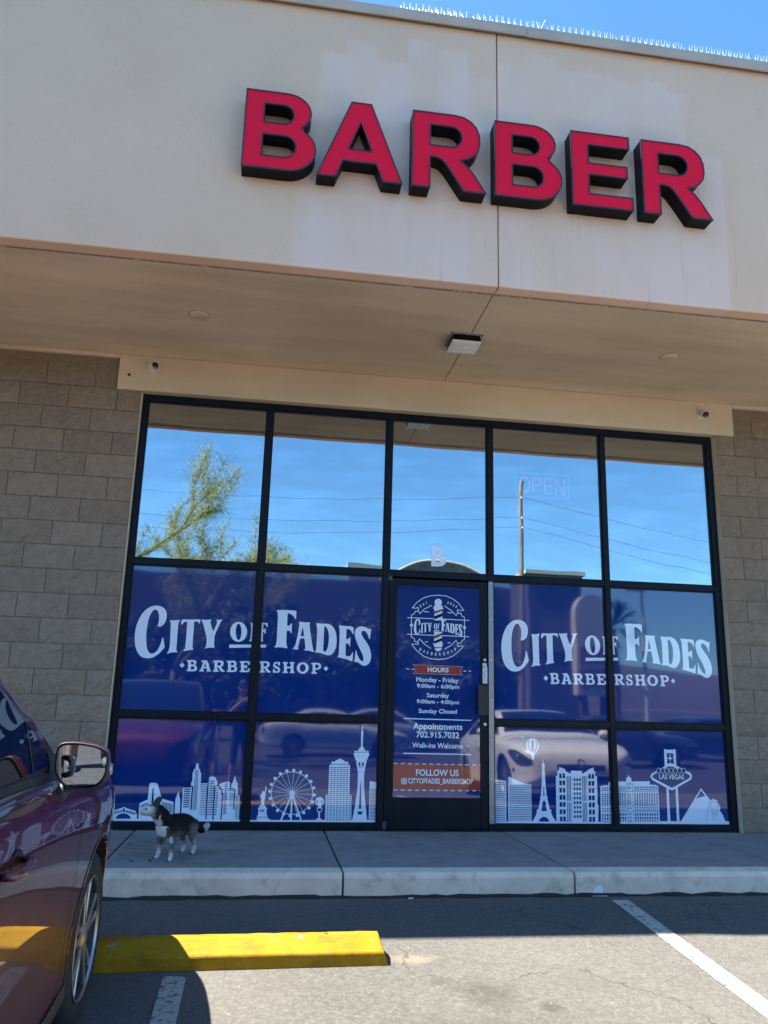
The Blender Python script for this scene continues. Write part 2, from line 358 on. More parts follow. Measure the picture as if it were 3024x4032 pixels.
# scrawled dark crayon loops on the slab by the dog
gr = MB()
def scrawl(pts, w=.004):
    pts = [Vector((p[0], p[1], .0012)) for p in pts]
    for p, q in zip(pts[:-1], pts[1:]):
        d = (q-p).normalized(); n2 = Vector((-d.y, d.x, 0))*w
        gr.add([p+n2, q+n2, q-n2, p-n2], [(0, 1, 2, 3)])
def loop(cx, cy, rx, ry, a0, a1, n=16, z=0): scrawl([(cx+rx*math.cos(R(a0+(a1-a0)*i/n)), cy+ry*math.sin(R(a0+(a1-a0)*i/n))) for i in range(n+1)])
loop(-1.85, -.62, .085, .09, 30, 340); loop(-1.70, -.48, .10, .12, -60, 170); loop(-1.86, -1.02, .07, .06, 0, 330); loop(-1.66, -.98, .12, .05, 60, 300); scrawl([(-1.84, -1.22), (-1.80, -1.28)], .008); scrawl([(-1.72, -1.19), (-1.69, -1.28)], .007); scrawl([(-1.9, -.8), (-1.72, -.86), (-1.55, -.83)])
gr.build('crayon_scrawl', MAT['tar'], sidewalk)
# black sealant along the foot of the kerb: an uneven bead
sb = MB(); rr = random.Random(3); px = -8.0; prev = None
while px < 7.4:
    w = .02+.018*rr.random(); h = .006+.014*rr.random()
    cur = [(px, -1.629, -.139+h), (px, -1.629-w, -.1395-w*SLOPE+.002), (px, -1.629, -.17), (px, -1.629-w, -.2)]
    if prev: sb.add(prev+cur, [(0, 1, 5, 4), (1, 3, 7, 5), (0, 4, 6, 2)])
    prev = cur; px += .05+.08*rr.random()
structure(sb.build('tar_joint', MAT['tar']))
# painted bay lines
def stripe(x0, y0, x1, y1, w, name='parking_line'):
    mb = MB(); n = 14
    for i in range(n+1):
        t = i/n; x = x0+(x1-x0)*t; y = y0+(y1-y0)*t
        mb.v += [(x-w/2, y, gz(y)+.004), (x+w/2, y, gz(y)+.004)]
    mb.f = [[2*i, 2*i+1, 2*i+3, 2*i+2] for i in range(n)]; mb.m = [0]*n
    return structure(mb.build(name, MAT['line']))
stripe(1.27, -1.735, 1.22, -6.6, .112); stripe(-1.368, -2.78, -1.345, -6.6, .104); stripe(3.85, -1.75, 3.83, -6.6, .11); stripe(-3.98, -2.78, -3.98, -6.6, .11)
# added dark sheet over the far lot, lowers its reflection in the glass
lane = MB(); yy = [-9.2, -10, -12, -14, -40, -400]; vs = [(x, y, gz(y)+.005) for y in yy for x in (-400, -20, 0, 20, 400)]
lane.add(vs, [(5*i+j, 5*i+j+1, 5*i+j+6, 5*i+j+5) for i in range(5) for j in range(4)]); structure(lane.build('dark_far_sheet', M('dark_far_asphalt', (.040, .039, .037), .85, .2, 2, .2, 90)))
# white paint spill at the foot of the kerb and litter
lit = MB(); rr = random.Random(5)
for (cx, cy, s, k) in ((1.165, -1.655, .05, 7), (1.20, -1.66, .03, 6)):
    lit.add([(cx+s*(.7+.5*rr.random())*math.cos(6.283*i/k), cy+.35*s*(.7+.5*rr.random())*math.sin(6.283*i/k), gz(cy)+.006) for i in range(k)], [tuple(range(k))])
structure(lit.build('paint_spill', MAT['whiteplastic']))
ps = MB(); ps.add([(1.13, -1.6315, -.12), (1.15, -1.6315, -.09), (1.19, -1.6315, -.075), (1.205, -1.6315, -.11), (1.20, -1.6315, -.13), (1.14, -1.6315, -.135)], [(0, 1, 2, 3, 4, 5)])
structure(ps.build('kerb_paint_chip', MAT['whiteplastic']))
for i, (x, y, l, a) in enumerate(((-.08, -1.67, .03, .1), (-2.2, -1.9, .02, 1.2))):
    mb = MB(); mb.tube([(0, 0, .004), (l, 0, .004)], .004, 8)
    o = mb.build('cigarette_butt', MAT['whiteplastic']); o.location = (x, y, gz(y)); o.rotation_euler = (SLOPE*0, 0, a)
    tag(o, ('cigarette butt lying at the kerb foot in front of the door', 'cigarette butt lying in the shade behind the yellow wheel stop')[i], 'litter')

# ------------------------------------------------------------------ the shop building
BLD = empty('barbershop_building', (0, 0, 0), 'tan stucco shop with overhanging fascia, split-face block piers and navy-wrapped storefront', 'building')
FY, SZ, TZ = -1.872, 3.992, 6.172     # fascia face, soffit height, fascia top
JX = .468
for a, b in ((-9.0, JX-.004), (JX+.004, 10.0)):
    cube('stucco_panel', (a, b, FY, FY+.10, SZ-.012, TZ), MAT['fascia'], BLD, .008)
    cube('soffit_panel', (a, b, FY+.115, -.06, SZ, SZ+.04), MAT['stucco'], BLD)
cube('control_joint', (JX-.02, JX+.02, FY+.03, -.08, SZ+.02, TZ-.02), MAT['dark'], BLD)
cube('fascia_return', (-9.0, 10.0, FY+.1015, FY+.116, SZ+.006, SZ+.3), MAT['stucco'], BLD)
ds = MB(); x = -4.2; rr = random.Random(1)
while x < 4.4:
    if rr.random() > .16: ds.box(x, x+.010, FY+.132, FY+.146, SZ-.0015, SZ+.002)
    x += .017
o = ds.build('drip_screed_slots', MAT['dark'], BLD); o['kind'] = 'stuff'
cube('drip_screed', (-9.0, 10.0, FY+.126, FY+.152, SZ-.001, SZ+.004), MAT['coping'], BLD)
for a, b, dz in ((-9.0, .70, 0), (.704, 10.0, -.004)):
    c = MB(); c.prism([(FY-.030, TZ-.006+dz), (FY-.034, TZ+.082), (FY+.30, TZ+.088), (FY+.30, TZ+.055), (FY-.018, TZ+.055), (FY-.016, TZ+.001+dz), (FY-.042, TZ-.010+dz), (FY-.042, TZ-.014+dz), (FY-.03, TZ-.012+dz)], lambda p, d: (d, p[0], p[1]), a, b)
    c.build('coping', MAT['coping'], BLD)
cube('roof', (-9, 10, FY+.11, 12, 5.6, 5.75), M('roofing', (.25, .24, .23), .9), BLD)
cube('parapet_back', (-9, 10, FY+.11, FY+.29, 5.75, TZ), MAT['stucco'], BLD)
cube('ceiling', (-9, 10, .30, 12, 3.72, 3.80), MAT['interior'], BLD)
cube('rear_wall', (-9, 10, 11.8, 12.0, -.3, 5.6), MAT['stucco'], BLD)
for a, b in ((-9.2, -9.0), (10.0, 10.2)): cube('end_wall', (a, b, FY, 12.0, -.3, TZ-.05), MAT['stucco'], BLD)
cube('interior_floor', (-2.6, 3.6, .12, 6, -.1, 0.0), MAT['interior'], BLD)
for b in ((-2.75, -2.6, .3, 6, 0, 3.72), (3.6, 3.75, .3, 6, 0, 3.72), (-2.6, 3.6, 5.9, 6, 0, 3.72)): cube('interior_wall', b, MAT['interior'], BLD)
cube('plenum_wall', (-9, 10, -.05, .3, SZ+.05, 5.6), MAT['stucco'], BLD)
cube('header', (-2.478, 3.378, -.078, .25, 3.662, SZ-.001), MAT['stucco'], BLD, .006)
for a, b in ((-9.0, -2.479), (3.379, 10.0)): cube('trim_band', (a, b, -.085, .25, 3.957, SZ-.002), MAT['stucco'], BLD, .004)
# anchor hole left in the header
hb = MB(); hb.lathe([(.002, 0), (.012, 0), (.014, .002)], (-2.385, -.080, 3.80), (0, 1, 0), 10); hb.build('anchor_hole', MAT['dark'], BLD)

# split-face block piers: every block its own piece
BH, BL, BG = .2032, .4064, .0065
def blockmesh(name, L, seed):
    rr = np.random.RandomState(seed); nx, nz = (9 if L > .3 else 5), 5
    mb = MB(); d = rr.uniform(-.012, .003, (nz+1, nx+1)); d[0] = d[-1] = .003; d[:, 0] = d[:, -1] = .003
    for j in range(nz+1):
        for i in range(nx+1):
            x = -L/2+L*i/nx; z = -(BH-BG)/2+(BH-BG)*j/nz
            if 0 < i < nx: x += rr.uniform(-.25, .25)*L/nx
            if 0 < j < nz: z += rr.uniform(-.3, .3)*BH/nz
            mb.v.append((x, d[j, i], z))
    mb.f = [[j*(nx+1)+i, j*(nx+1)+i+1, (j+1)*(nx+1)+i+1, (j+1)*(nx+1)+i] for j in range(nz) for i in range(nx)]; mb.m = [0]*len(mb.f)
    ring = [i for i in range(nx+1)]+[(j+1)*(nx+1)-1 for j in range(1, nz+1)]+[nz*(nx+1)+i for i in range(nx-1, -1, -1)]+[j*(nx+1) for j in range(nz-1, 0, -1)]
    b = len(mb.v); mb.v += [(mb.v[i][0], .06, mb.v[i][2]) for i in ring]
    for k in range(len(ring)):
        k2 = (k+1) % len(ring); mb.f.append([ring[k], b+k, b+k2, ring[k2]]); mb.m.append(0)
    return mb.mesh(name, MAT['block'], False)
FULL = [blockmesh('block', BL-BG, s) for s in range(8)]; HALF = [blockmesh('half_block', BL/2-BG, 40+s) for s in range(5)]
rb = random.Random(11)
def pier(edge, sgn, ncol):
    w = MB(); x0, x1 = sorted((edge+sgn*.004, sgn*9.0 if sgn < 0 else 10.0)); w.box(x0, x1, -.048, .2, -.1, 3.957)
    wall = w.build('block_wall', MAT['mortar'], BLD)
    for c in range(20):
        z = .010+BH*c+BH/2
        if z+BH/2 > 3.98: break
        x = edge; first_half = (c % 2 == 1)
        for k in range(ncol+1):
            L = BL/2 if (k == 0 and first_half) else BL
            cx = x+sgn*L/2; x += sgn*L
            if z > 3.66 and abs(cx-edge) < .22: continue
            hgt = 1.0
            me = rb.choice(HALF if L < .3 else FULL); o = link('block', me, wall)
            o.location = (cx, -.060, z); 
            if L > .3 and rb.random() < .5: o.rotation_euler = (0, math.pi, 0)
            if z+BH/2 > 3.957: o.scale = (1, 1, .70); o.location.z = z-.028
pier(-2.2685, -1, 4); pier(3.1795, 1, 3)
# painted smooth returns beside the frame
cube('jamb_return', (-2.2685, -2.2605, -.052, .02, 0, 3.66), MAT['stucco'], BLD); cube('jamb_return', (3.1795, 3.1855, -.052, .02, 0, 3.66), MAT['stucco'], BLD)

# storefront frame
MU = [(-2.266, -2.2115), (-1.1545, -1.1024), (-.0487, 0.0), (.9055, .9545), (2.018, 2.0656), (3.1167, 3.177)]
SF = MB(); SF.box(-2.266, 3.177, 0.0, .11, 3.604, 3.6615); SF = SF.build('storefront_frame', MAT['frame'], BLD); bevel(SF, .003, 1)
for i, (a, b) in enumerate(MU):
    cube('mullion', (a, b, .0012, .11, .0, 3.604), MAT['frame'], SF, .003)
    if i < 5:
        c, d = b, MU[i+1][0]
        cube('transom_rail', (c, d, .0035, .10, 2.128, 2.18), MAT['frame'], SF, .003)
        if i != 2:
            cube('middle_rail', (c, d, .0035, .10, .863, .915), MAT['frame'], SF, .003)
            cube('sill', (c, d, .003, .10, 0.018, .053), MAT['frame'], SF, .003)
            cube('sill_flashing', (c, d, -.012, .10, 0.0, .0175), MAT['frame'], SF, .002)
        # glazing stops round every light
        for z0, z1 in (((2.18, 3.604),) if i == 2 else ((2.18, 3.604), (.915, 2.128), (.053, .863))):
            st = MB()
            st.box(c, c+.012, .016, .045, z0, z1); st.box(d-.012, d, .016, .045, z0, z1); st.box(c+.012, d-.012, .016, .045, z0, z0+.010); st.box(c+.012, d-.012, .016, .045, z1-.012, z1)
            st.build('glazing_stop', MAT['frame'], SF)
GY = .030
PANE = {}
for i in range(5):
    c, d = MU[i][1]+.006, MU[i+1][0]-.006
    rows = (('top', 2.185, 3.60),) if i == 2 else (('top', 2.185, 3.60), ('mid', .92, 2.124), ('low', .056, .86))
    for rname, z0, z1 in rows:
        mb = MB(); nx, nz = 2, 2
        cx, cz = (c+d)/2, (z0+z1)/2
        mb.box(c-cx, d-cx, GY, GY+.006, z0-cz, z1-cz)
        o = mb.build('window_pane', MAT['glass'] if rname == 'top' else MAT['blue'], BLD); o.location = (cx, 0, cz)
        PANE[(i, rname)] = o
# door
door = MB()
for b in ((.004, .0775, .006, .05, .012, 2.112), (.8335, .9015, .006, .05, .012, 2.112), (.0775, .8335, .0065, .05, 2.052, 2.112), (.0775, .8335, .0065, .05, .012, .262)): door.box(*b)
DOOR = door.build('door', MAT['frame'], BLD); bevel(DOOR, .003, 1)
cube('threshold', (0.001, .905, -.03, .10, 0.0, .012), MAT['frame'], DOOR, .003)
dg = MB(); dg.box(.076, .835, GY-.012, GY-.006, .26, 2.054); DGL = dg.build('door_glass', MAT['blue'], DOOR)
cube('pivot_hinge', (-.004, .030, -.012, .02, 2.085, 2.128), M('hinge_grey', (.06, .065, .075), .5), DOOR, .003); cube('pivot_hinge', (-.004, .026, -.012, .02, .012, .075), M('hinge_grey', (.06, .065, .075)), DOOR, .003)
cube('strike_strip', (.9075, .9525, -.004, .0018, .06, 2.118), MAT['metal'], DOOR, .001)
sc_ = MB()
for z in (2.10, 1.78, 1.421, 1.078, .74, .42, .12): sc_.lathe([(.0, -.0025), (.005, -.002), (.0065, .0)], (.930, -.004, z), (0, 1, 0), 10)
sc_.build('strike_screws', MAT['whiteplastic'], DOOR)
for z in (1.421, .871):
    lk = MB(); lk.lathe([(.0, -.010), (.010, -.010), (.0145, -.006), (.0155, 0.0), (.0155, .012)], (.8745, .006, z), (0, 1, 0), 20); lk.build('lock_cylinder', M('bright_steel', (.72, .74, .76), .3, .05, 20, metal=.6), DOOR, True, 40)
pl = MB(); pl.add([(.853, .0035, 1.392), (.889, .0035, 1.394), (.892, .0035, 1.365), (.897, .0035, 1.35), (.897, .0035, 1.222), (.891, .0035, 1.216), (.858, .0035, 1.216), (.854, .0035, 1.225), (.854, .0035, 1.34), (.857, .0035, 1.37)], [tuple(range(10))[::-1]])
PULLP = pl.build('pull_plate', M('worn_white', (.66, .70, .72), .45, .25, 60), DOOR)
hd = MB()
hd.prism([(.848, -.012), (.899, -.012), (.899, .004), (.90, .004), (.848, .004)], lambda p, d: (p[0], p[1], d), .948, 1.201)
hd.prism([(.800, -.060), (.806, -.064), (.850, -.064), (.850, -.012), (.843, -.012), (.843, -.057), (.807, -.057), (.807, -.018), (.800, -.018)], lambda p, d: (p[0], p[1], d), .948, 1.201)
hd.build('pull_handle', M('handle_black', (.018, .018, .019), .45, .2), DOOR)

# ------------------------------------------------------------------ flat print on the glass
# the artwork is drawn on a rectified sheet: sheet coordinates -> metres on the glazing plane
_H = np.array([[2.525925037e-03, 6.289693195e-05, -4.006970134e+00], [1.006889939e-05, -2.345631052e-03, 7.654592600e+00], [-5.264134170e-05, 8.101259362e-05, 1.000000000e+00]])
def sheet(ox, oy, k, Y=None):
    def f(p):
        q = _H @ np.array([ox+p[0]/k, oy+p[1]/k, 1.0]); return (float(q[0]/q[2]), float(q[1]/q[2]))
    return f
class Art:                                           # one printed sheet: polygons on thin layers
    def __init__(s): s.mb = MB(); s.i = 0
    def poly(s, mi, *cont, layer=0, step=True):
        if step: s.i += 1
        y = -.0006-.0012*layer-(.00003*s.i if step else 0)
        vv = [[Vector((p[0], p[1], 0)) for p in c] for c in cont]
        flat = [p for c in cont for p in c]
        s.mb.add([(p[0], y, p[1]) for p in flat], tessellate_polygon(vv), mi)
    def stroke(s, mi, pts, w, layer=0, closed=False):
        s.i += 1; y = -.0006-.0012*layer-.00003*s.i
        P = [Vector(p) for p in pts]; n = len(P); L = []; Rr = []
        for i in range(n):
            if closed: a, b = P[i-1], P[(i+1) % n]
            else: a, b = P[max(i-1, 0)], P[min(i+1, n-1)]
            d1 = (P[i]-a).normalized() if (P[i]-a).length > 1e-9 else (b-P[i]).normalized()
            d2 = (b-P[i]).normalized() if (b-P[i]).length > 1e-9 else d1
            nn = Vector((-(d1+d2).y, (d1+d2).x)); nn = nn.normalized() if nn.length > 1e-6 else Vector((-d1.y, d1.x))
            c = max(.5, abs(nn.dot(Vector((-d1.y, d1.x)))))
            L.append(P[i]+nn*w/2/c); Rr.append(P[i]-nn*w/2/c)
        vs = [(p.x, y, p.y) for p in L]+[(p.x, y, p.y) for p in Rr]
        rng = range(n if closed else n-1)
        s.mb.add(vs, [(i, (i+1) % n, n+(i+1) % n, n+i) for i in rng], mi)
    def text(s, mi, t, x0, x1, z0, z1, layer=1, off=.012, ang=0):
        vs, fs = textmesh(t, off)
        a = np.array(vs); lo, hi = a.min(0), a.max(0)
        s.i += 1; y = -.0006-.0012*layer-.00003*s.i
        cx, cz = (x0+x1)/2, (z0+z1)/2; ca, sa = math.cos(ang), math.sin(ang)
        out = []
        for p in a:
            u = ((p[0]-lo[0])/(hi[0]-lo[0])-.5)*(x1-x0); w = ((p[1]-lo[1])/(hi[1]-lo[1])-.5)*(z1-z0)
            out.append((cx+u*ca-w*sa, y, cz+u*sa+w*ca))
        s.mb.add(out, fs, mi)
    def done(s, name, parent, mats=None):
        L = parent.location if parent.name.startswith('window_pane') else Vector((0, 0, 0))
        yb = GY if parent.name.startswith('window_pane') else GY-.012
        s.mb.v = [(v[0]-L.x, v[1]+yb, v[2]-L.z) for v in s.mb.v]
        return s.mb.build(name, mats or [MAT['white'], MAT['blueprint'], MAT['redprint'], MAT['navy']], parent, fix=False)
_tm = {}
def textmesh(t, off):
    if (t, off) in _tm: return _tm[(t, off)]
    cu = bpy.data.curves.new('t', 'FONT'); cu.body = t; cu.size = 1; cu.offset = off; cu.resolution_u = 3
    ob = bpy.data.objects.new('t', cu); COL.objects.link(ob)
    dgp = bpy.context.evaluated_depsgraph_get(); me = bpy.data.meshes.new_from_object(ob.evaluated_get(dgp))
    r = ([(v.co.x, v.co.y) for v in me.vertices], [tuple(p.vertices) for p in me.polygons])
    bpy.data.objects.remove(ob); bpy.data.curves.remove(cu); bpy.data.meshes.remove(me)
    _tm[(t, off)] = r; return r
def circ(cx, cy, rx, ry=None, n=20, a0=0, a1=360):
    ry = ry or rx; return [(cx+rx*math.cos(R(a0+(a1-a0)*i/n)), cy+ry*math.sin(R(a0+(a1-a0)*i/n))) for i in range(n)]
def rct(x, y, w, h, sk=0): return [(x, y), (x+w, y+sk), (x+w, y+h+sk), (x, y+h)]
def smooth(c, n=1):
    for _ in range(n):
        o = []
        for i in range(len(c)):
            a, b = c[i], c[(i+1) % len(c)]; o += [(a[0]*.8+b[0]*.2, a[1]*.8+b[1]*.2), (a[0]*.2+b[0]*.8, a[1]*.2+b[1]*.8)]
        c = o
    return c
# headline lettering (two halves of the sheet)
HL = sheet(500, 2350, 3.1904); HR = sheet(960, 2370, 3.0722)
GL = dict(
 C=[[(383,375),(430,372),(465,345),(490,300),(500,245),(498,195),(475,150),(435,120),(375,108),(310,118),(250,150),(195,205),(150,280),(118,360),(100,450),(96,540),(105,630),(130,695),(165,740),(215,768),(270,773),(330,760),(390,725),(435,680),(475,632),(468,590),(460,545),(452,506),(443,515),(430,570),(405,630),(375,680),(340,708),(305,715),(275,700),(255,660),(243,600),(240,520),(246,430),(258,340),(275,270),(300,210),(330,168),(358,157),(382,170),(398,205),(405,250),(402,300),(392,345)]],
 I=[[(540,292),(600,297),(665,288),(664,297),(645,330),(640,400),(632,500),(625,600),(618,660),(632,690),(630,697),(590,697),(545,703),(503,715),(502,706),(525,678),(537,620),(543,520),(548,420),(552,340),(545,310)]],
 T=[[(690,290),(700,283),(800,286),(918,283),(920,300),(918,338),(910,338),(895,318),(870,308),(845,310),(838,400),(830,500),(825,590),(822,630),(832,660),(828,665),(790,668),(745,678),(708,684),(707,677),(728,655),(738,600),(745,500),(752,400),(757,310),(735,312),(712,325),(690,350),(680,345),(682,315)]],
 Y=[[(935,285),(985,290),(1058,284),(1057,293),(1048,312),(1055,350),(1070,400),(1083,437),(1100,400),(1120,355),(1135,318),(1130,300),(1123,292),(1125,285),(1160,290),(1199,285),(1198,293),(1180,310),(1155,365),(1125,430),(1100,490),(1095,560),(1092,610),(1101,632),(1098,638),(1050,638),(1010,643),(976,649),(977,641),(992,625),(1000,580),(1001,510),(985,450),(968,380),(952,325),(938,297)]],
 O=[circ(1402,440,107,126,26),circ(1402,440,36,104,22)],
 F0=[[(1545,328),(1602,326),(1590,556),(1535,563),(1550,520),(1560,400),(1557,345)]],
 U0=[[(1285,600),(1584,600),(1583,637),(1283,641)]])
GR_ = dict(
 f=[[(203,254),(285,255),(290,258),(287,307),(280,303),(272,282),(255,270),(236,270),(235,335),(245,335),(257,325),(266,320),(260,390),(254,386),(248,365),(233,358),(231,420),(228,455),(233,478),(225,480),(190,478),(190,470),(195,400),(200,320)]],
 u=[[(187,516),(270,517),(268,552),(184,552)]],
 F=[[(395,98),(500,98),(636,105),(635,150),(632,208),(620,205),(605,175),(575,150),(530,135),(527,200),(524,290),(545,290),(562,275),(575,257),(583,260),(580,320),(577,380),(568,378),(560,355),(540,347),(519,348),(516,420),(514,490),(518,530),(528,555),(525,561),(450,549),(370,550),(370,543),(388,525),(397,480),(403,400),(408,280),(413,180),(410,130),(398,108)]],
 A=[[(670,238),(735,247),(800,246),(802,252),(795,275),(803,350),(815,430),(828,520),(838,575),(848,603),(840,607),(790,590),(733,588),(733,580),(745,565),(740,500),(735,443),(683,438),(672,480),(660,530),(655,560),(660,574),(655,579),(592,571),(593,563),(615,540),(630,500),(645,430),(660,350),(672,280),(670,255)],[(710,300),(705,330),(695,380),(688,412),(730,415),(724,370),(718,330)]],
 D=[[(875,255),(950,265),(1010,262),(1060,280),(1098,325),(1118,390),(1125,460),(1118,540),(1095,600),(1060,638),(1020,648),(985,640),(925,615),(860,612),(860,603),(875,580),(880,500),(885,400),(888,320),(880,280)],[(972,290),(970,340),(967,430),(963,520),(960,580),(968,600),(985,604),(1005,580),(1020,530),(1028,460),(1030,400),(1018,340),(1000,305)]],
 E=[[(1147,280),(1200,290),(1326,297),(1328,350),(1325,390),(1315,385),(1302,355),(1275,330),(1242,325),(1240,390),(1237,450),(1255,452),(1270,440),(1283,428),(1291,432),(1288,490),(1285,540),(1277,537),(1270,515),(1255,502),(1235,502),(1232,580),(1230,650),(1255,657),(1285,655),(1300,640),(1312,610),(1321,610),(1317,660),(1312,715),(1305,718),(1230,690),(1133,668),(1133,660),(1148,640),(1153,560),(1157,460),(1160,360),(1155,310)]],
 S=[[(1435,295),(1470,305),(1500,320),(1520,330),(1543,325),(1540,345),(1533,390),(1525,450),(1515,450),(1510,420),(1492,380),(1465,352),(1440,345),(1422,360),(1422,390),(1440,425),(1475,475),(1510,530),(1532,590),(1541,650),(1535,705),(1515,745),(1480,770),(1455,773),(1420,760),(1385,735),(1360,725),(1335,725),(1337,715),(1345,670),(1350,620),(1352,585),(1360,590),(1368,630),(1390,680),(1415,710),(1440,720),(1448,705),(1445,670),(1430,620),(1400,560),(1370,500),(1350,440),(1341,390),(1345,345),(1365,315),(1400,298)]])
LEFT = [[ [HL(p) for p in c] for c in g] for g in GL.values()]
RIGHT = [[ [HR(p) for p in c] for c in g] for g in GR_.values()]
# slab letters in a unit box (y down), stems .2 wide
SLAB = dict(
 B=[[(0,0),(.70,0),(.86,.06),(.93,.2),(.90,.36),(.80,.46),(.93,.54),(1,.70),(.96,.88),(.80,1),(0,1),(0,.87),(.13,.87),(.13,.13),(0,.13)],[(.40,.15),(.40,.41),(.60,.41),(.68,.36),(.68,.20),(.60,.15)],[(.40,.56),(.40,.85),(.64,.85),(.73,.78),(.73,.63),(.64,.56)]],
 A=[[(.18,0),(.72,0),(.93,.87),(1,.87),(1,1),(.62,1),(.62,.87),(.68,.87),(.65,.72),(.36,.72),(.32,.87),(.40,.87),(.40,1),(0,1),(0,.87),(.10,.87),(.34,.13),(.18,.13)],[(.52,.24),(.40,.58),(.62,.58)]],
 R=[[(0,0),(.68,0),(.85,.07),(.92,.22),(.90,.40),(.78,.52),(.66,.56),(.90,.87),(1,.87),(1,1),(.70,1),(.42,.58),(.38,.58),(.38,.87),(.50,.87),(.50,1),(0,1),(0,.87),(.13,.87),(.13,.13),(0,.13)],[(.38,.15),(.38,.45),(.58,.45),(.67,.38),(.67,.22),(.58,.15)]],
 E=[[(0,0),(1,0),(.98,.34),(.80,.34),(.77,.15),(.40,.15),(.40,.42),(.58,.42),(.58,.34),(.70,.34),(.70,.66),(.58,.66),(.58,.57),(.40,.57),(.40,.85),(.78,.85),(.81,.64),(1,.64),(1,1),(0,1),(0,.87),(.13,.87),(.13,.13),(0,.13)]],
 S=[[(.98,.32),(.76,.34),(.68,.20),(.50,.14),(.34,.18),(.30,.28),(.40,.37),(.74,.46),(.95,.58),(1,.74),(.90,.92),(.62,1),(.30,.96),(.22,.90),(.20,1),(0,1),(0,.64),(.20,.64),(.28,.80),(.50,.87),(.68,.83),(.72,.74),(.62,.65),(.28,.56),(.06,.44),(.03,.26),(.14,.08),(.40,0),(.68,.03),(.80,.10),(.82,0),(.98,0)]],
 H=[[(0,0),(.44,0),(.44,.13),(.34,.13),(.34,.42),(.68,.42),(.68,.13),(.58,.13),(.58,0),(1,0),(1,.13),(.92,.13),(.92,.87),(1,.87),(1,1),(.58,1),(.58,.87),(.68,.87),(.68,.57),(.34,.57),(.34,.87),(.44,.87),(.44,1),(0,1),(0,.87),(.10,.87),(.10,.13),(0,.13)]],
 O=[circ(.5,.5,.5,.5,22),circ(.5,.5,.25,.34,18)],
 P=[[(0,0),(.72,0),(.90,.08),(1,.25),(.97,.45),(.84,.57),(.68,.62),(.40,.62),(.40,.87),(.55,.87),(.55,1),(0,1),(0,.87),(.14,.87),(.14,.13),(0,.13)],[(.40,.15),(.40,.48),(.62,.48),(.73,.41),(.73,.23),(.62,.15)]])
def slab(ch, fn, x0, x1, y0, y1): return [[fn((x0+p[0]*(x1-x0), y0+p[1]*(y1-y0))) for p in c] for c in SLAB[ch]]
LEFT += [slab(c, HL, *b) for c, b in (('B', (750,882,793,935)), ('A', (908,1055,797,938)), ('R', (1080,1227,800,942)), ('B', (1253,1385,803,944)), ('E', (1415,1548,807,947)))]
LEFT += [[[HL(p) for p in ((693,826),(725,858),(692,893),(658,858))]]]
RIGHT += [slab(c, HR, *b) for c, b in (('R', (188,325,718,855)), ('S', (352,440,724,860)), ('H', (472,612,727,861)), ('O', (640,785,730,868)), ('P', (815,938,737,870)))]
RIGHT += [[[HR(p) for p in ((993,775),(1022,806),(993,838),(964,806))]]]
def headline(shapes, pane, tr):
    a = Art()
    for g in shapes: a.poly(0, *[[tr(p) for p in (smooth(c) if len(c) > 9 else c)] for c in g])
    a.done('window_lettering', PANE[pane])
headline(LEFT, (0, 'mid'), lambda p: p); headline(RIGHT, (1, 'mid'), lambda p: p)
# the second copy of the headline, set out on the other side of the door
W5 = sheet(1880, 2200, 1.4502)
_l0, _l1 = HL((96,540)), HR((1541,650)); _r0, _r1 = W5((138,520)), W5((1338,615))
kx = (_r1[0]-_r0[0])/(_l1[0]-_l0[0])
_lt, _lb = HL((375,108)), HR((1455,773)); _rt, _rb = W5((215,347)), W5((1308,682)); kz = (_rt[1]-_rb[1])/(_lt[1]-_lb[1])
tr2 = lambda p: (_r0[0]+(p[0]-_l0[0])*kx, _rb[1]+(p[1]-_lb[1])*kz)
headline(LEFT, (3, 'mid'), tr2); headline(RIGHT, (4, 'mid'), tr2)

def grid(a, fn, xs, ys, w, h, sx=0, sy=0, y0=0, lay=2):
    for yy in ys:
        for xx in xs: a.poly(1, [fn((p[0]+sx*(yy-y0), p[1])) for p in rct(xx, yy, w, h, sy)], layer=lay, step=False)
# lower left panes
S1 = sheet(420, 2980, 2.9625); a = Art(); q = lambda L: [S1(p) for p in L]
for L in ([(42,722),(1570,733),(1570,772),(45,765)], [(385,540),(485,495),(485,740),(370,740),(378,600)], [(478,520),(497,320),(515,303),(578,303),(598,325),(642,488),(642,745),(478,745)], [(640,487),(780,525),(772,745),(640,745)], [(838,400),(855,485),(858,540),(850,745),(790,745),(798,540),(803,490)],
          [(890,355),(995,353),(980,745),(866,745)], [(1047,78),(1070,78),(1073,135),(1090,150),(1090,180),(1102,182),(1098,300),(1088,745),(975,745),(985,300),(998,290),(1003,180),(1015,178),(1015,150),(1035,138)], [(1103,308),(1180,308),(1162,745),(1072,745)],
          [(1197,240),(1240,222),(1255,237),(1275,238),(1275,262),(1293,290),(1290,330),(1262,340),(1240,745),(1162,745),(1190,300)], [(1270,345),(1318,342),(1320,375),(1345,378),(1340,430),(1355,432),(1335,745),(1242,745)], [(1310,320),(1355,300),(1425,288),(1438,300),(1420,600),(1400,745),(1335,745),(1355,432),(1345,378),(1320,340)], [(1497,220),(1515,300),(1528,302),(1528,440),(1553,452),(1540,745),(1395,745),(1425,385),(1450,372),(1458,310),(1470,300)]): a.poly(0, q(L))
a.poly(0, q([(40,735),(40,640),(185,592),(205,585),(228,598),(345,635),(352,660),(352,735)]), q([(105,722),(108,705),(130,680),(170,662),(200,658),(240,668),(270,690),(280,710),(280,722)]))
for i in range(6):
    a.poly(1, q(rct(46+23*i, 648-5.2*i, 13, 26, -3)), layer=2, step=False); a.poly(1, q(rct(224+19*i, 620+5*i, 12, 28, 3)), layer=2, step=False)
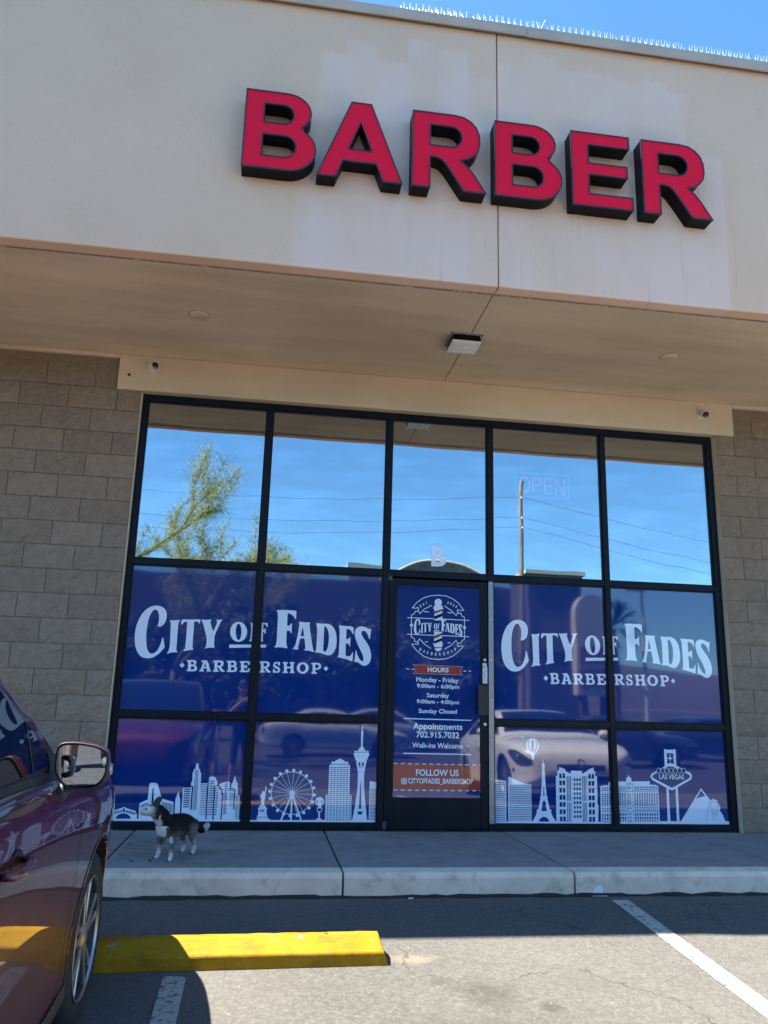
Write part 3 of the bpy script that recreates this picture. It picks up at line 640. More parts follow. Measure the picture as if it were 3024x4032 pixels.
a.poly(1, q(rct(188, 602, 24, 40)), layer=2, step=False); a.poly(1, q([(535,365),(550,365),(545,540),(522,540)]), layer=2, step=False)
for i in range(8): a.poly(1, q([(650+16*i,525+3*i),(657+16*i,527+3*i),(654+15.5*i,655),(647+15.5*i,655)]), layer=2, step=False)
for i in range(6): a.poly(1, q(rct(398+15*i, 560-6*i, 7, 34)), layer=2, step=False)
grid(a, S1, [905], [372+25.6*i for i in range(9)], 71, 12, -.07, 0, 372)
for x in (1035, 1050, 1065): a.poly(1, q([(x,150),(x+5,150),(x-22,620),(x-27,620)]), layer=2, step=False)
a.stroke(1, q([(888,350),(1003,348),(982,620)]), .010, 3)
grid(a, S1, [1106, 1123, 1140, 1157], [320+26.5*i for i in range(14)], 11, 10, -.065, 0, 320)
for L in ([(1180,330),(1157,725)], [(1262,345),(1238,730)], [(1318,342),(1322,375),(1347,378),(1343,430),(1356,432),(1333,730)], [(1425,380),(1470,370),(1497,385),(1482,610)]): a.stroke(1, q(L), .009, 3)
grid(a, S1, [1203], [280+27.5*i for i in range(15)], 55, 10, -.075, 0, 280); grid(a, S1, [1281], [358+28*i for i in range(12)], 22, 12, -.075, 0, 358)
grid(a, S1, [1380], [316+26*i for i in range(14)], 34, 12, -.065, -8, 316); grid(a, S1, [1508], [455+21*i for i in range(13)], 36, 8, -.05, 4, 455); grid(a, S1, [1435], [392+17*i for i in range(11)], 50, 5, -.04, -3, 392)
a.done('window_graphic', PANE[(0, 'low')])
S2 = sheet(960, 2820, 3.0722); a = Art(); q = lambda L: [S2(p) for p in L]
for L in ([(50,1256),(1600,1256),(1598,1292),(50,1292)], [(262,852),(275,852),(275,880),(262,930),(265,940),(258,985),(250,1030),(245,1075),(265,1085),(265,1105),(283,1108),(275,1130),(275,1180),(285,1210),(290,1240),(318,1245),(318,1262),(155,1262),(160,1215),(175,1180),(178,1130),(172,1108),(188,1105),(192,1080),(210,1070),(208,1030),(215,1000),(197,975),(205,950),(222,930),(225,910),(238,902),(250,915),(258,890)],
          [(880,1103),(952,1105),(942,1160),(888,1160)], [(903,1155),(920,1155),(920,1235),(950,1250),(950,1262),(870,1262),(872,1245),(900,1235)], [(895,1075),(938,1075),(935,1108),(900,1108)], circ(917,1032,55),
          [(1035,588),(1058,585),(1060,550),(1108,548),(1110,532),(1140,530),(1142,518),(1188,518),(1190,532),(1216,533),(1216,550),(1265,552),(1265,588),(1285,590),(1275,948),(1303,950),(1300,1262),(980,1262),(992,948),(1022,946)],
          [(1427,112),(1440,112),(1440,180),(1445,182),(1438,375),(1455,377),(1450,395),(1468,397),(1462,418),(1512,420),(1506,440),(1520,460),(1480,550),(1483,560),(1460,668),(1455,720),(1455,860),(1468,1040),(1492,1262),(1310,1262),(1350,1060),(1375,860),(1380,720),(1380,670),(1360,570),(1362,550),(1328,460),(1340,440),(1338,418),(1388,418),(1383,397),(1402,395),(1400,377),(1417,375),(1420,182),(1427,180)],
          [(1522,787),(1545,787),(1610,800),(1603,1262),(1510,1262),(1518,1000)], circ(583,930,30)): a.poly(0, q(L))
a.stroke(0, q(circ(583, 931, 250, 257, 60)), .0052, 0, True)
for i in range(20):
    t = 2*math.pi*(i+.25)/20; c, s = math.cos(t), math.sin(t)
    a.stroke(0, q([(583+26*c, 931+26*s), (583+248*c, 931+254*s)]), .0030); a.poly(0, q(circ(583+270*c, 931+276*s, 20, 20, 12)))
for x in (447, 570, 695): a.stroke(0, q([(583,935),(x,1262)]), .0125)
for x in (197, 216, 235): a.poly(1, q(rct(x, 1130, 12, 24)), layer=2, step=False)
for i in range(6): a.poly(1, q(rct(170+19*i, 1215, 9, 12)), layer=2, step=False)
for L in (rct(881,1018,10,30), rct(941,1018,10,30), [(892,1114),(940,1116),(935,1150),(893,1148)], [(1382,560),(1408,562),(1407,630)], [(1430,562),(1457,560),(1432,630)], [(1410,800),(1417,800),(1418,1118),(1392,1118)], [(1378,1150),(1432,1152),(1430,1187),(1376,1187)], rct(1060,578,205,6), rct(1345,432,160,6)): a.poly(1, q(L), layer=2, step=False)
grid(a, S2, [1050+38*i for i in range(6)], [615+24.4*i for i in range(14)], 27, 9, -.03, 0, 615); grid(a, S2, [1003+38.5*i for i in range(8)], [957+24.4*i for i in range(13)], 26, 9, -.02, 0, 957)
grid(a, S2, [1528], [880+16.5*i for i in range(23)], 78, 6, -.02, 0, 880)
a.done('window_graphic', PANE[(1, 'low')])
# lower right panes
S3 = sheet(1940, 2860, 3.318); a = Art(); q = lambda L: [S3(p) for p in L]
for L in ([(30,1243),(1550,1248),(1550,1298),(30,1285)], [(28,690),(100,700),(175,712),(178,1255),(30,1255)], [(203,660),(235,663),(300,700),(400,740),(505,760),(510,1255),(203,1255)],
          [(655,420),(662,420),(664,480),(675,485),(680,520),(676,550),(682,640),(690,760),(700,860),(705,915),(720,922),(716,930),(712,935),(735,1040),(745,1085),(765,1090),(765,1110),(760,1125),(790,1190),(828,1246),(740,1246),(730,1215),(700,1190),(668,1180),(635,1192),(612,1215),(600,1246),(518,1246),(555,1180),(578,1125),(575,1090),(592,1085),(605,1040),(625,935),(615,930),(617,922),(630,915),(640,760),(642,640),(643,545),(640,510),(645,485),(655,480)],
          [(868,528),(945,560),(952,585),(1020,622),(1020,580),(1165,582),(1167,625),(1235,580),(1240,570),(1312,537),(1318,540),(1318,580),(1338,585),(1338,650),(1362,655),(1370,1010),(1380,1025),(1378,1255),(832,1255),(830,1030),(825,650),(845,640),(848,578),(865,575)],
          [(1403,785),(1440,772),(1508,770),(1515,725),(1532,725),(1550,1255),(1415,1255),(1410,1040),(1405,860)], smooth([(520,155),(560,165),(592,200),(605,245),(598,290),(570,335),(545,375),(540,435),(510,435),(505,375),(470,330),(440,280),(435,235),(450,190),(480,163)])): a.poly(0, q(L))
for L in ([(358,115),(378,130),(395,150),(418,163)], [(340,235),(360,230),(378,218)], [(648,185),(652,210),(675,218)]): a.stroke(0, q(L), .0050)
for L, w in (([(480,178),(462,235),(478,290),(504,350)], .0055), ([(560,178),(580,235),(568,290),(543,350)], .0055)): a.stroke(1, q(L), w, 3)
a.poly(1, q(circ(522, 255, 15, 85, 16)), layer=2, step=False)
for L in ([(655,975),(685,975),(705,1105),(637,1105)], [(662,780),(668,780),(674,915),(660,915)]): a.poly(1, q(L), layer=2, step=False)
grid(a, S3, [29], [730+24*i for i in range(22)], 138, 8); grid(a, S3, [213], [770+23.7*i for i in range(20)], 291, 8)
grid(a, S3, [868, 912], [612+94*i for i in range(7)], 31, 62, .017, 5, 612); grid(a, S3, [1248, 1292], [622+94*i for i in range(7)], 31, 62, .022, -5, 622)
grid(a, S3, [1055, 1092, 1128], [680+60*i for i in range(9)], 22, 34, .012, 0, 680)
for x in (970, 991, 1012, 1172, 1192, 1213):
    a.poly(1, q(rct(x, 650, 8, 320)), layer=2, step=False); a.poly(1, q(rct(x+5, 996, 8, 252)), layer=2, step=False)
for ys in ([795, 825], [880, 908, 936, 964, 992, 1018], [1065, 1097], [1237]): grid(a, S3, [1426+31*i for i in range(4)], ys, 14, 18, .02, 0, 795)
grid(a, S3, [1430+31*i for i in range(4)], [1145, 1190], 15, 34)
a.done('window_graphic', PANE[(3, 'low')])
S4 = sheet(2420, 2900, 3.2529); a = Art(); q = lambda L: [S4(p) for p in L]
for L in ([(60,1083),(1480,1086),(1480,1135),(62,1138)], [(42,577),(148,575),(150,530),(168,520),(180,490),(190,520),(213,530),(215,575),(390,575),(445,572),(455,618),(520,618),(557,633),(570,890),(580,1095),(62,1095)], [(662,650),(690,650),(715,1090),(680,1090)], [(778,650),(808,650),(832,1090),(798,1090)], [(710,218),(716,268),(752,280),(718,290),(714,335),(706,290),(670,280),(704,268)]): a.poly(0, q(L))
a.poly(0, q([(632,162),(660,162),(662,170),(755,170),(758,163),(778,163),(790,385),(642,385)]), q([(664,213),(752,215),(760,352),(712,338),(674,352)]))
a.poly(0, q([(712,342),(760,355),(975,470),(992,510),(980,550),(770,670),(740,690),(705,680),(480,555),(456,510),(475,475),(670,365)]), q([(712,375),(760,395),(955,490),(967,512),(955,535),(750,650),(735,657),(718,650),(495,532),(482,512),(497,490),(665,395)]))
a.poly(0, q([(1105,662),(1222,810),(1400,1092),(845,1092)]), q([(1105,692),(1160,760),(1045,797)])); a.poly(0, q([(1262,790),(1275,808),(1310,815),(1357,920),(1345,945),(1390,1010),(1400,1050),(1425,1090),(1170,1090),(1180,980),(1200,940),(1188,920),(1222,815),(1250,808)]))
for i in range(7):
    a.poly(1, q(circ(560+53.5*i, 438, 29, 38, 18)), layer=2); a.stroke(0, q(circ(560+53.5*i, 438, 26, 35, 20)), .0032, 3, True)
t0, t1 = S4((568, 545)), S4((882, 487)); a.text(0, 'LAS VEGAS', t0[0], t1[0], t0[1], t1[1], 4, .02)
for L in ([(1222,815),(1190,920),(1203,942),(1180,980),(1172,1085)], [(1240,833),(1225,880),(1250,930),(1272,1000),(1285,1000),(1300,930),(1322,880),(1310,835),(1240,833)], [(1225,935),(1262,1000),(1262,1060),(1245,1070)], [(1330,935),(1300,1000),(1302,1060),(1318,1070)]): a.stroke(1, q(L), .0022, 3)
for L in ([(150,580),(170,1090)], [(225,580),(240,1090)], [(45,703),(560,703)], [(52,887),(570,887)], [(55,962),(575,962)]): a.stroke(1, q(L), .0022, 3)
grid(a, S4, [55+22*i for i in range(4)], [640, 670], 10, 20, .03, 0, 577); grid(a, S4, [250+23.3*i for i in range(13)], [640, 670], 11, 20, .03, 0, 577)
grid(a, S4, [57+32*i for i in range(3)], [724+27*i for i in range(6)], 16, 20, .03, 0, 640); grid(a, S4, [248+31.3*i for i in range(10)], [724+27*i for i in range(6)], 16, 20, .03, 0, 640)
grid(a, S4, [57+25*i for i in range(4)], [903, 934], 10, 18, .03, 0, 700); grid(a, S4, [250+23.5*i for i in range(13)], [903, 934], 11, 18, .03, 0, 700)
grid(a, S4, [60+32*i for i in range(3)], [980, 1028], 16, 34, .03, 0, 780); grid(a, S4, [252+31.3*i for i in range(10)], [980, 1028], 16, 34, .03, 0, 780); grid(a, S4, [60+32*i for i in range(3)], [1073], 16, 16, .03, 0, 780); grid(a, S4, [252+31.3*i for i in range(10)], [1073], 16, 16, .03, 0, 780)
grid(a, S4, [166, 181, 196], [592, 645, 730, 768, 805, 842, 905, 980, 1025, 1070], 6, 28, .03, 0, 577)
a.done('window_graphic', PANE[(4, 'low')])
# suite letter on the transom over the door
a = Art(); a.text(0, 'B', .386, .522, 2.238, 2.425, 0, .045); a.done('suite_letter', PANE[(2, 'top')])
# door poster
DS = sheet(1560, 2310, 4.8794); D6 = sheet(1460, 2200, 2.0117); a = Art(); q = lambda L: [DS(p) for p in L]; w = .0062
for L in ([(303,410),(400,300),(520,220),(650,178),(800,168),(950,182),(1080,235),(1190,320),(1290,458),(1205,460),(1180,440),(1165,470),(1180,500),(1145,555),(1050,460),(920,372)], [(303,410),(385,415),(410,400),(430,425),(415,460),(450,520),(540,430),(680,362)], [(425,475),(360,475),(345,520),(290,545),(285,970),(345,1000),(350,1055),(410,1060)], [(1170,510),(1240,515),(1255,565),(1305,590),(1305,1015),(1250,1045),(1240,1085),(1175,1090)],
          [(210,597),(725,618)], [(880,625),(1395,650)], [(203,915),(722,938)], [(880,942),(1395,965)], [(665,1190),(540,1110),(445,1005),(405,1070),(425,1090),(410,1115),(385,1105),(290,1105),(400,1240),(520,1335),(650,1385),(810,1400),(960,1385),(1090,1330),(1200,1240),(1285,1145),(1205,1140),(1185,1155),(1165,1120),(1180,1095),(1143,1035),(1050,1130),(925,1200)], [(528,482),(622,487)], [(977,500),(1072,507)], [(545,1062),(605,1063)], [(980,1080),(1040,1081)]): a.stroke(0, q(L), w)
for L in (circ(802,305,70), [(725,360),(880,360),(882,650),(725,650)], [(705,400),(900,405),(900,435),(705,430)], [(722,868),(878,870),(876,1100),(722,1100)], [(700,1090),(895,1090),(890,1120),(705,1115)], [(720,1115),(880,1115),(870,1165),(730,1165)], circ(800,1175,68,68,16,0,180), circ(288,742,30), circ(1307,788,30)): a.poly(0, q(L))
for mi, L in ((2, [(725,478),(880,432),(880,468),(725,525)]), (3, [(725,572),(880,512),(880,572),(725,632)]), (2, [(722,945),(878,890),(878,935),(722,1005)]), (3, [(722,1048),(878,985),(878,1040),(722,1100)])): a.poly(mi, q(L), layer=2)
# small headline inside the badge: the two halves closed up
xr0, xl1 = min(p[0] for p in RIGHT[0][0]), max(p[0] for p in LEFT[5][0])
def closeup(g, right):
    return [[(p[0]-(xr0-min(pp[0] for pp in LEFT[5][0])) if right else p[0], p[1]) for p in c] for c in g]
allg = [closeup(g, False) for i, g in enumerate(LEFT[:7]) if i != 5]+[closeup(g, True) for g in RIGHT[:7]]
px_ = [p[0] for g in allg for c in g for p in c]; pz_ = [p[1] for g in allg for c in g for p in c]
b0, b1 = DS((330, 925)), DS((1265, 648))
for g in allg: a.poly(0, *[[(b0[0]+(p[0]-min(px_))/(max(px_)-min(px_))*(b1[0]-b0[0]), b0[1]+(p[1]-min(pz_))/(max(pz_)-min(pz_))*(b1[1]-b0[1])) for p in c] for c in g], layer=1)
def arc_text(t, cx, cy, rad, a0, a1, h, wch):
    for i, ch in enumerate(t):
        an = a0+(a1-a0)*(i/(len(t)-1)); x, y = cx+rad*math.cos(R(an)), cy+rad*math.sin(R(an))
        c = DS((x, y)); tilt = -(an+90) if rad > 0 and a0 < 0 else (90-an)
        hh = h if ch != '.' else h*.2; ww = wch*(.45 if ch in '.1I' else 1)
        if ch == '.': c = DS((x-6, y+h*2050))
        a.text(0, ch, c[0]-ww/2, c[0]+ww/2, c[1]-hh/2, c[1]+hh/2, 1, .02, R(tilt))
arc_text('EST.', 795, 905, 625, -122, -105, .022, .0135); arc_text('2023', 795, 905, 625, -72, -56, .022, .0145); arc_text('BARBERSHOP', 795, 650, 650, 121, 59, .026, .0165)
a.poly(2, q([(315,1497),(1275,1538),(1218,1612),(1265,1700),(320,1668),(380,1585)])); 
for L in ([(315,1497),(1275,1538),(1218,1612),(1265,1700),(320,1668),(380,1585)],): a.stroke(0, q(L), .0018, 1, True)
for x0, x1, y, mi in ((190,240,1580,0), (248,285,1582,2), (293,345,1585,0), (1240,1280,1615,2), (1288,1337,1620,0), (1387,1432,1623,0)): a.stroke(mi, q([(x0,y),(x1,y+2)]), .0075)
def line(t, x0, x1, y0, y1, fn=D6, off=.022):
    c0, c1 = fn((x0, (y0+y1)/2)), fn((x1, (y0+y1)/2)); zt, zb = fn(((x0+x1)/2, y0))[1], fn(((x0+x1)/2, y1))[1]
    a.text(0, t, c0[0], c1[0], zb, zt, 2, off)
line('HOURS', 597, 1000, 1553, 1645, DS, .03)
for t, x0, x1, y0, y1 in (('Monday - Friday',357,692,942,990), ('9:00am - 6:00pm',362,697,994,1036), ('Saturday',440,617,1065,1111), ('9:00am - 4:00pm',360,695,1117,1159), ('Sunday Closed',376,678,1190,1236), ('Appointments',331,722,1303,1368), ('702.915.7032',357,697,1370,1420), ('Walk-ins Welcome',325,725,1458,1500), ('FOLLOW US',355,692,1668,1720), ('CITYOFFADES_BARBERSHOP',292,806,1739,1788)): line(t, x0, x1, y0, y1)
for L in ([(260,1265),(792,1280)], [(255,1540),(792,1550)]): a.stroke(0, [D6(p) for p in L], .0085)
a.poly(2, [D6(p) for p in ((176,1620),(870,1632),(871,1836),(172,1830))])
for i in range(13):
    for y0, y1 in ((1620,1633), (1830,1837)):
        t = i/12.; x = 178+i*56.5
        if x < 870: a.stroke(0, [D6((x, y0+(y1-y0)*t)), D6((min(x+31, 871), y0+(y1-y0)*t))], .0072, 1)
a.poly(0, [D6(p) for p in smooth(rct(238,1736,46,48), 2)], layer=2); a.stroke(2, [D6(p) for p in circ(261,1760,11)], .004, 3, True); a.stroke(2, [D6(p) for p in smooth(rct(245,1743,32,34), 2)], .003, 3, True)
a.done('door_poster', DOOR)
# worn PULL letters on the plate
pt = MB(); rr = random.Random(2)
for i, ch in enumerate('PULL'):
    vs, fs = textmesh(ch, 0.0); A_ = np.array(vs); lo, hi = A_.min(0), A_.max(0)
    pt.add([(.868+.014*(p[0]-lo[0])/(hi[0]-lo[0]), .0022, 1.347-.031*i+.021*(p[1]-lo[1])/(hi[1]-lo[1])) for p in A_], fs)
pt.build('pull_lettering', M('worn_grey', (.22, .24, .25), .6), DOOR, fix=False)

# ------------------------------------------------------------------ channel letters
def arcp(cx, cz, rx, rz, a0, a1, n=12): return [(cx+rx*math.cos(R(a0+(a1-a0)*i/n)), cz+rz*math.sin(R(a0+(a1-a0)*i/n))) for i in range(n+1)]
CH = dict(
 B=[[(0,0)]+arcp(.50,.285,.315,.285,-90,55)+arcp(.46,.755,.285,.245,-48,90)+[(0,1)], [(.215,.165)]+arcp(.46,.30,.125,.135,-90,90,10)+[(.215,.435)], [(.215,.595)]+arcp(.43,.715,.115,.12,-90,90,10)+[(.215,.835)]],
 A=[[(0,0),(.213,0),(.292,.215),(.668,.215),(.752,0),(.973,0),(.594,1),(.363,1)], [(.350,.375),(.478,.735),(.612,.375)]],
 R=[[(0,0),(.215,0),(.215,.405),(.27,.405),(.335,.390),(.385,.345),(.45,.25),(.61,0),(.873,0),(.735,.225),(.66,.325),(.575,.40)]+[(.66,.425),(.735,.475),(.785,.545),(.805,.64),(.80,.76),(.765,.86),(.70,.935),(.61,.985),(.50,1)]+[(0,1)], [(.215,.565)]+arcp(.46,.70,.125,.135,-90,90,10)+[(.215,.835)]],
 E=[[(0,0),(.755,0),(.755,.168),(.215,.168),(.215,.425),(.70,.425),(.70,.585),(.215,.585),(.215,.832),(.735,.832),(.735,1),(0,1)]])
def area(c): return sum(c[i][0]*c[(i+1) % len(c)][1]-c[(i+1) % len(c)][0]*c[i][1] for i in range(len(c)))/2
def offs(c, d):
    s = 1 if area(c) > 0 else -1; o = []; n = len(c)
    for i in range(n):
        a, b, e = Vector(c[i-1]), Vector(c[i]), Vector(c[(i+1) % n]); d1, d2 = (b-a), (e-b)
        if d1.length < 1e-7: d1 = d2
        if d2.length < 1e-7: d2 = d1
        n1, n2 = Vector((-d1.y, d1.x)).normalized(), Vector((-d2.y, d2.x)).normalized(); t = (n1+n2)
        t = t/max(.4, t.length_squared/2) if t.length > 1e-6 else n1
        o.append(tuple(b+t*d*s))
    return o
ZB, HC, YF, YB = 4.642, .628, -1.996, -1.876
def channel(ch, x0, label):
    root = empty('sign_letter', (x0, YB, ZB), label, 'sign letter', 'red BARBER sign letters')
    C3 = [[(p[0]*HC, p[1]*HC) for p in c] for c in CH[ch]]
    def ring(mb, a, ya, b, yb):
        n = len(a); mb.add([(p[0], ya-YB, p[1]) for p in a]+[(p[0], yb-YB, p[1]) for p in b], [(i, (i+1) % n, n+(i+1) % n, n+i) for i in range(n)])
    rt = MB(); tm = MB(); fc = MB(); inn = []
    for k, c in enumerate(C3):
        sg = 1 if k == 0 else -1
        i1 = offs(c, .007*sg); i2 = offs(c, .0085*sg)
        ring(rt, c, YB, c, YF+.006); ring(tm, offs(c, -.0025*sg), YF+.006, offs(c, -.0025*sg), YF-.004); ring(tm, offs(c, -.0025*sg), YF-.004, i1, YF-.004); ring(tm, i1, YF-.004, i1, YF+.002)
        inn.append(offs(c, .0065*sg))
    flat = [p for c in inn for p in c]; fc.add([(p[0], YF-YB, p[1]) for p in flat], [t for t in tessellate_polygon([[Vector((p[0], p[1], 0)) for p in c] for c in inn])])
    bk = [p for c in C3 for p in c]; rt.add([(p[0], .002, p[1]) for p in bk], tessellate_polygon([[Vector((p[0], p[1], 0)) for p in c] for c in C3]))
    rt.build('letter_return', MAT['blackside'], root); tm.build('trim_cap', MAT['trim'], root); fc.build('letter_face', MAT['redface'], root)
channel('B', -1.412, 'red channel letter B that starts the BARBER sign'); channel('A', -.887, 'red channel letter A of the BARBER sign')
channel('R', -.208, 'red channel letter R between the A and a B'); channel('B', .410, 'red channel letter B between an R and the E')
channel('E', 1.000, 'red channel letter E of the BARBER sign'); channel('R', 1.560, 'red channel letter R that ends the BARBER sign')

# ------------------------------------------------------------------ bird spikes on the coping
rs = random.Random(21)
for i in range(7):
    x0 = -.30+i*.59+(.02 if i > 1 else 0)
    lab = 'clear bird spike strip on the coping, %s' % ('first of the row, where the bare coping starts' if i == 0 else ('second of the row' if i == 1 else ('third of the row, over the coping joint' if i == 2 else ('fourth of the row, just past the coping joint', 'fifth of the row', 'sixth of the row', 'seventh and last of the row')[i-3])))
    root = empty('bird_spike_strip', (x0, FY-.005, TZ+.086), lab, 'bird spikes', 'bird spike strips along the coping')
    b = MB(); b.box(0, .565, -.012, .05, 0, .007); b.build('base', MAT['spike'], root)
    s_ = MB(); x = .02
    while x < .56:
        for y, lean, sl_, h in ((-.004, -.42, .10, .050), (.018, 0, .06, .095), (.036, .32, -.12, .12)):
            h *= .9+.2*rs.random(); j = (rs.random()-.5)*.008
            s_.tube([(x+j, y, .006), (x+j+sl_*h, y+lean*h, .006+h)], [.0011 if y > -.001 else .0024, .0007 if y > -.001 else .0015], 5)
        x += .05
    if i == 1:
        s_.tube([(.53, .01, .006), (.575, -.01, .10)], .002, 5); s_.tube([(.53, .01, .006), (.50, -.01, .08)], .002, 5)
    s_.build('spikes', MAT['spike'], root)

# ------------------------------------------------------------------ fixtures under the canopy
L = empty('canopy_light', (.437, -.955, SZ), 'square canopy light with frosted lens on the soffit joint', 'light fixture')
m_ = MB(); m_.box(-.137, .137, -.135, .137, -.006, -.0005); o = m_.build('mounting_plate', MAT['greyplate'], L); bevel(o, .003)
m_ = MB(); m_.add([(-.11, -.11, -.006), (.11, -.11, -.006), (.11, .11, -.006), (-.11, .11, -.006), (-.122, -.122, -.062), (.122, -.122, -.062), (.122, .122, -.062), (-.122, .122, -.062)], [(0, 1, 5, 4), (1, 2, 6, 5), (2, 3, 7, 6), (3, 0, 4, 7), (4, 5, 6, 7)])
o = m_.build('housing', MAT['blackside'], L); bevel(o, .006)
m_ = MB(); m_.add([(-.122, -.122, -.0625), (.122, -.122, -.0625), (.122, .122, -.0625), (-.122, .122, -.0625), (-.120, -.120, -.070), (.120, -.120, -.070), (.120, .120, -.070), (-.120, .120, -.070), (-.09, -.09, -.078), (.09, -.09, -.078), (.09, .09, -.078), (-.09, .09, -.078)], [(0, 1, 5, 4), (1, 2, 6, 5), (2, 3, 7, 6), (3, 0, 4, 7), (4, 5, 9, 8), (5, 6, 10, 9), (6, 7, 11, 10), (7, 4, 8, 11), (8, 9, 10, 11)])
LENS = m_.build('lens', MAT['lampwhite'], L)
m_ = MB(); m_.lathe([(0, -.088), (.02, -.086), (.03, -.081), (.031, -.077)], (0, 0, 0), (0, 0, 1), 20); m_.build('lamp_dome', M('bright_lens', (.86, .87, .84), .2), LENS, True)
m_ = MB()
for sx in (-1, 1):
    for sy in (-1, 1): m_.lathe([(0, -.010), (.006, -.009), (.008, -.006)], (sx*.125, sy*.123, 0), (0, 0, 1), 8)
m_.build('bolts', MAT['dark'], L)
for x, y, lab in ((-1.725, -.965, 'round blank cover plate set in the soffit above the longer block pier'), (2.245, -.985, 'round blank cover plate set in the soffit on the far side of the joint')):
    c_ = empty('cover_plate', (x, y, SZ), lab, 'cover plate')
    m_ = MB(); m_.lathe([(0, -.010), (.070, -.009), (.078, -.006), (.080, -.0005)], (0, 0, 0), (0, 0, 1), 32); m_.build('disc', MAT['stucco'], c_, True, 30)
    m_ = MB(); m_.lathe([(0, -.0115), (.003, -.0112), (.004, -.0098)], (0, 0, 0), (0, 0, 1), 8); m_.build('screw', MAT['dark'], c_)
    m_ = MB(); m_.lathe([(.080, -.0012), (.0835, -.0012), (.0835, -.0005)], (0, 0, 0), (0, 0, 1), 32); m_.build('rim_shadow_ring', MAT['dark'], c_)  # dark ring drawn as the shadow line round the disc
def seccam(loc, aim, lab):
    c_ = empty('security_camera', loc, lab, 'camera', 'security cameras on the header')
    d = Vector(aim).normalized(); j = Vector((0, -.055, 0))
    m_ = MB(); m_.lathe([(0, -.016), (.022, -.016), (.030, -.010), (.032, 0), (0, 0)], (0, 0, 0), (0, 1, 0), 24); m_.tube([(0, -.012, 0), j], .011, 12); m_.build('mount', MAT['whiteplastic'], c_, True, 40)
    m_ = MB(); m_.lathe([(0, -.045), (.022, -.043), (.031, -.034), (.034, -.015), (.034, .045), (.0325, .050), (.030, .050)], tuple(j+d*.02), tuple(d), 28); B_ = m_.build('housing', MAT['whiteplastic'], c_, True, 45)
    m_ = MB(); m_.lathe([(.0305, .047), (.029, .0495), (.0, .0505)], tuple(j+d*.02), tuple(d), 28); m_.build('lens_face', MAT['lens'], B_, True)
    m_ = MB(); s_ = d.cross(Vector((0, 0, 1))).normalized(); u_ = s_.cross(d)
    for k in (-1, 1): m_.lathe([(0, .053), (.0035, .0525), (.004, .050)], tuple(j+d*.02+s_*k*.007-u_*.018), tuple(d), 8)
    m_.build('indicator_leds', MAT['whiteplastic'], B_)
seccam((-2.19, -.079, 3.868), (.55, -.80, -.10), 'white bullet security camera on the header by the longer block pier')
seccam((3.045, -.079, 3.845), (-.30, -.85, -.42), 'white dome-like security camera on the header next to its far end')
# neon OPEN sign, tubes given a weak glow, hung behind the transom glass
NY = .16
N_ = empty('open_sign', (1.492, NY, 3.098), 'faint tube OPEN sign hanging behind the transom glass', 'sign')
def rrect(hw, hh, r, n=5):
    o = []
    for cx, cz, a in ((hw-r, hh-r, 0), (-hw+r, hh-r, 90), (-hw+r, -hh+r, 180), (hw-r, -hh+r, 270)): o += [(cx+r*math.cos(R(a+90*i/n)), 0, cz+r*math.sin(R(a+90*i/n))) for i in range(n+1)]
    return o
tubeb = M('neon_blue', (.12, .16, .75), .3); tuber = M('neon_pink', (.62, .28, .55), .3)
for m2, e2 in ((tubeb, (.10, .16, 1.0)), (tuber, (.9, .35, .8))):
    p = [n for n in m2.node_tree.nodes if n.type == 'BSDF_PRINCIPLED'][0]; p.inputs['Emission Color'].default_value = (*e2, 1); p.inputs['Emission Strength'].default_value = .25
m_ = MB(); b_ = rrect(.265, .118, .03); m_.tube(b_+[b_[0]], .0085, 8); m_.build('border_tube', tubeb, N_)
LTR = dict(O=[circ(0,0,.045,.062,18)+[(.045,0)]], P=[[(-.035,-.062),(-.035,.062),(.015,.062),(.038,.045),(.038,.015),(.015,0),(-.035,0)]], E=[[(.038,.062),(-.035,.062),(-.035,-.062),(.038,-.062)],[(-.035,0),(.03,0)]], N=[[(-.038,-.062),(-.038,.062),(.038,-.062),(.038,.062)]])
for ch, cx in (('O', -.175), ('P', -.055), ('E', .06), ('N', .175)):
    m_ = MB()
    for st in LTR[ch]: m_.tube([(cx+p[0]*1.1, 0, p[1]*1.15) for p in st], .006, 6)
    m_.build('letter_tube', tuber, N_)
m_ = MB(); m_.tube([(-.2, 0, .118), (-.2, 0, .60)], .0015, 4); m_.tube([(.2, 0, .118), (.2, 0, .60)], .0015, 4); m_.build('hanging_chain', MAT['dark'], N_)

# ------------------------------------------------------------------ wheel stop
WS = empty('wheel_stop', (-.365, -2.585, gz(-2.585)), 'yellow painted concrete wheel stop in front of the red car', 'wheel stop', rz=R(1.4))
WS.rotation_euler = (math.atan(SLOPE), 0, R(1.4))
prof = [(-.112, -.004), (-.104, .060), (-.018, .112), (.035, .112), (.10, .058), (.108, -.004)]
mb = MB(); nseg = 40; Lw = 1.83; rr = random.Random(9)
for i in range(nseg+1):
    t = i/nseg; x = -Lw*t; e = 0 if 0 < i < nseg else 1
    for k, (py, pz) in enumerate(prof):
        sh = .035*(pz/.112) if e else 0
        mb.v.append((x+(-sh if i == 0 else (sh if i == nseg else 0)), py+rr.uniform(-.0015, .0015), pz+(rr.uniform(-.0015, .0015) if pz > 0 else 0)))
np_ = len(prof)
for i in range(nseg):
    for k in range(np_): mb.f.append([i*np_+k, i*np_+(k+1) % np_, (i+1)*np_+(k+1) % np_, (i+1)*np_+k]); mb.m.append(0)
mb.f += [list(range(np_)), list(range(nseg*np_, (nseg+1)*np_))]; mb.m += [0, 0]
o = mb.build('stop_body', MAT['yellow'], WS); bevel(o, .008, 2, 25)
m_ = MB()
for x in (-.30, -1.53): m_.lathe([(0, .1155), (.010, .115), (.0125, .112)], (x, .01, 0), (0, 0, 1), 10)
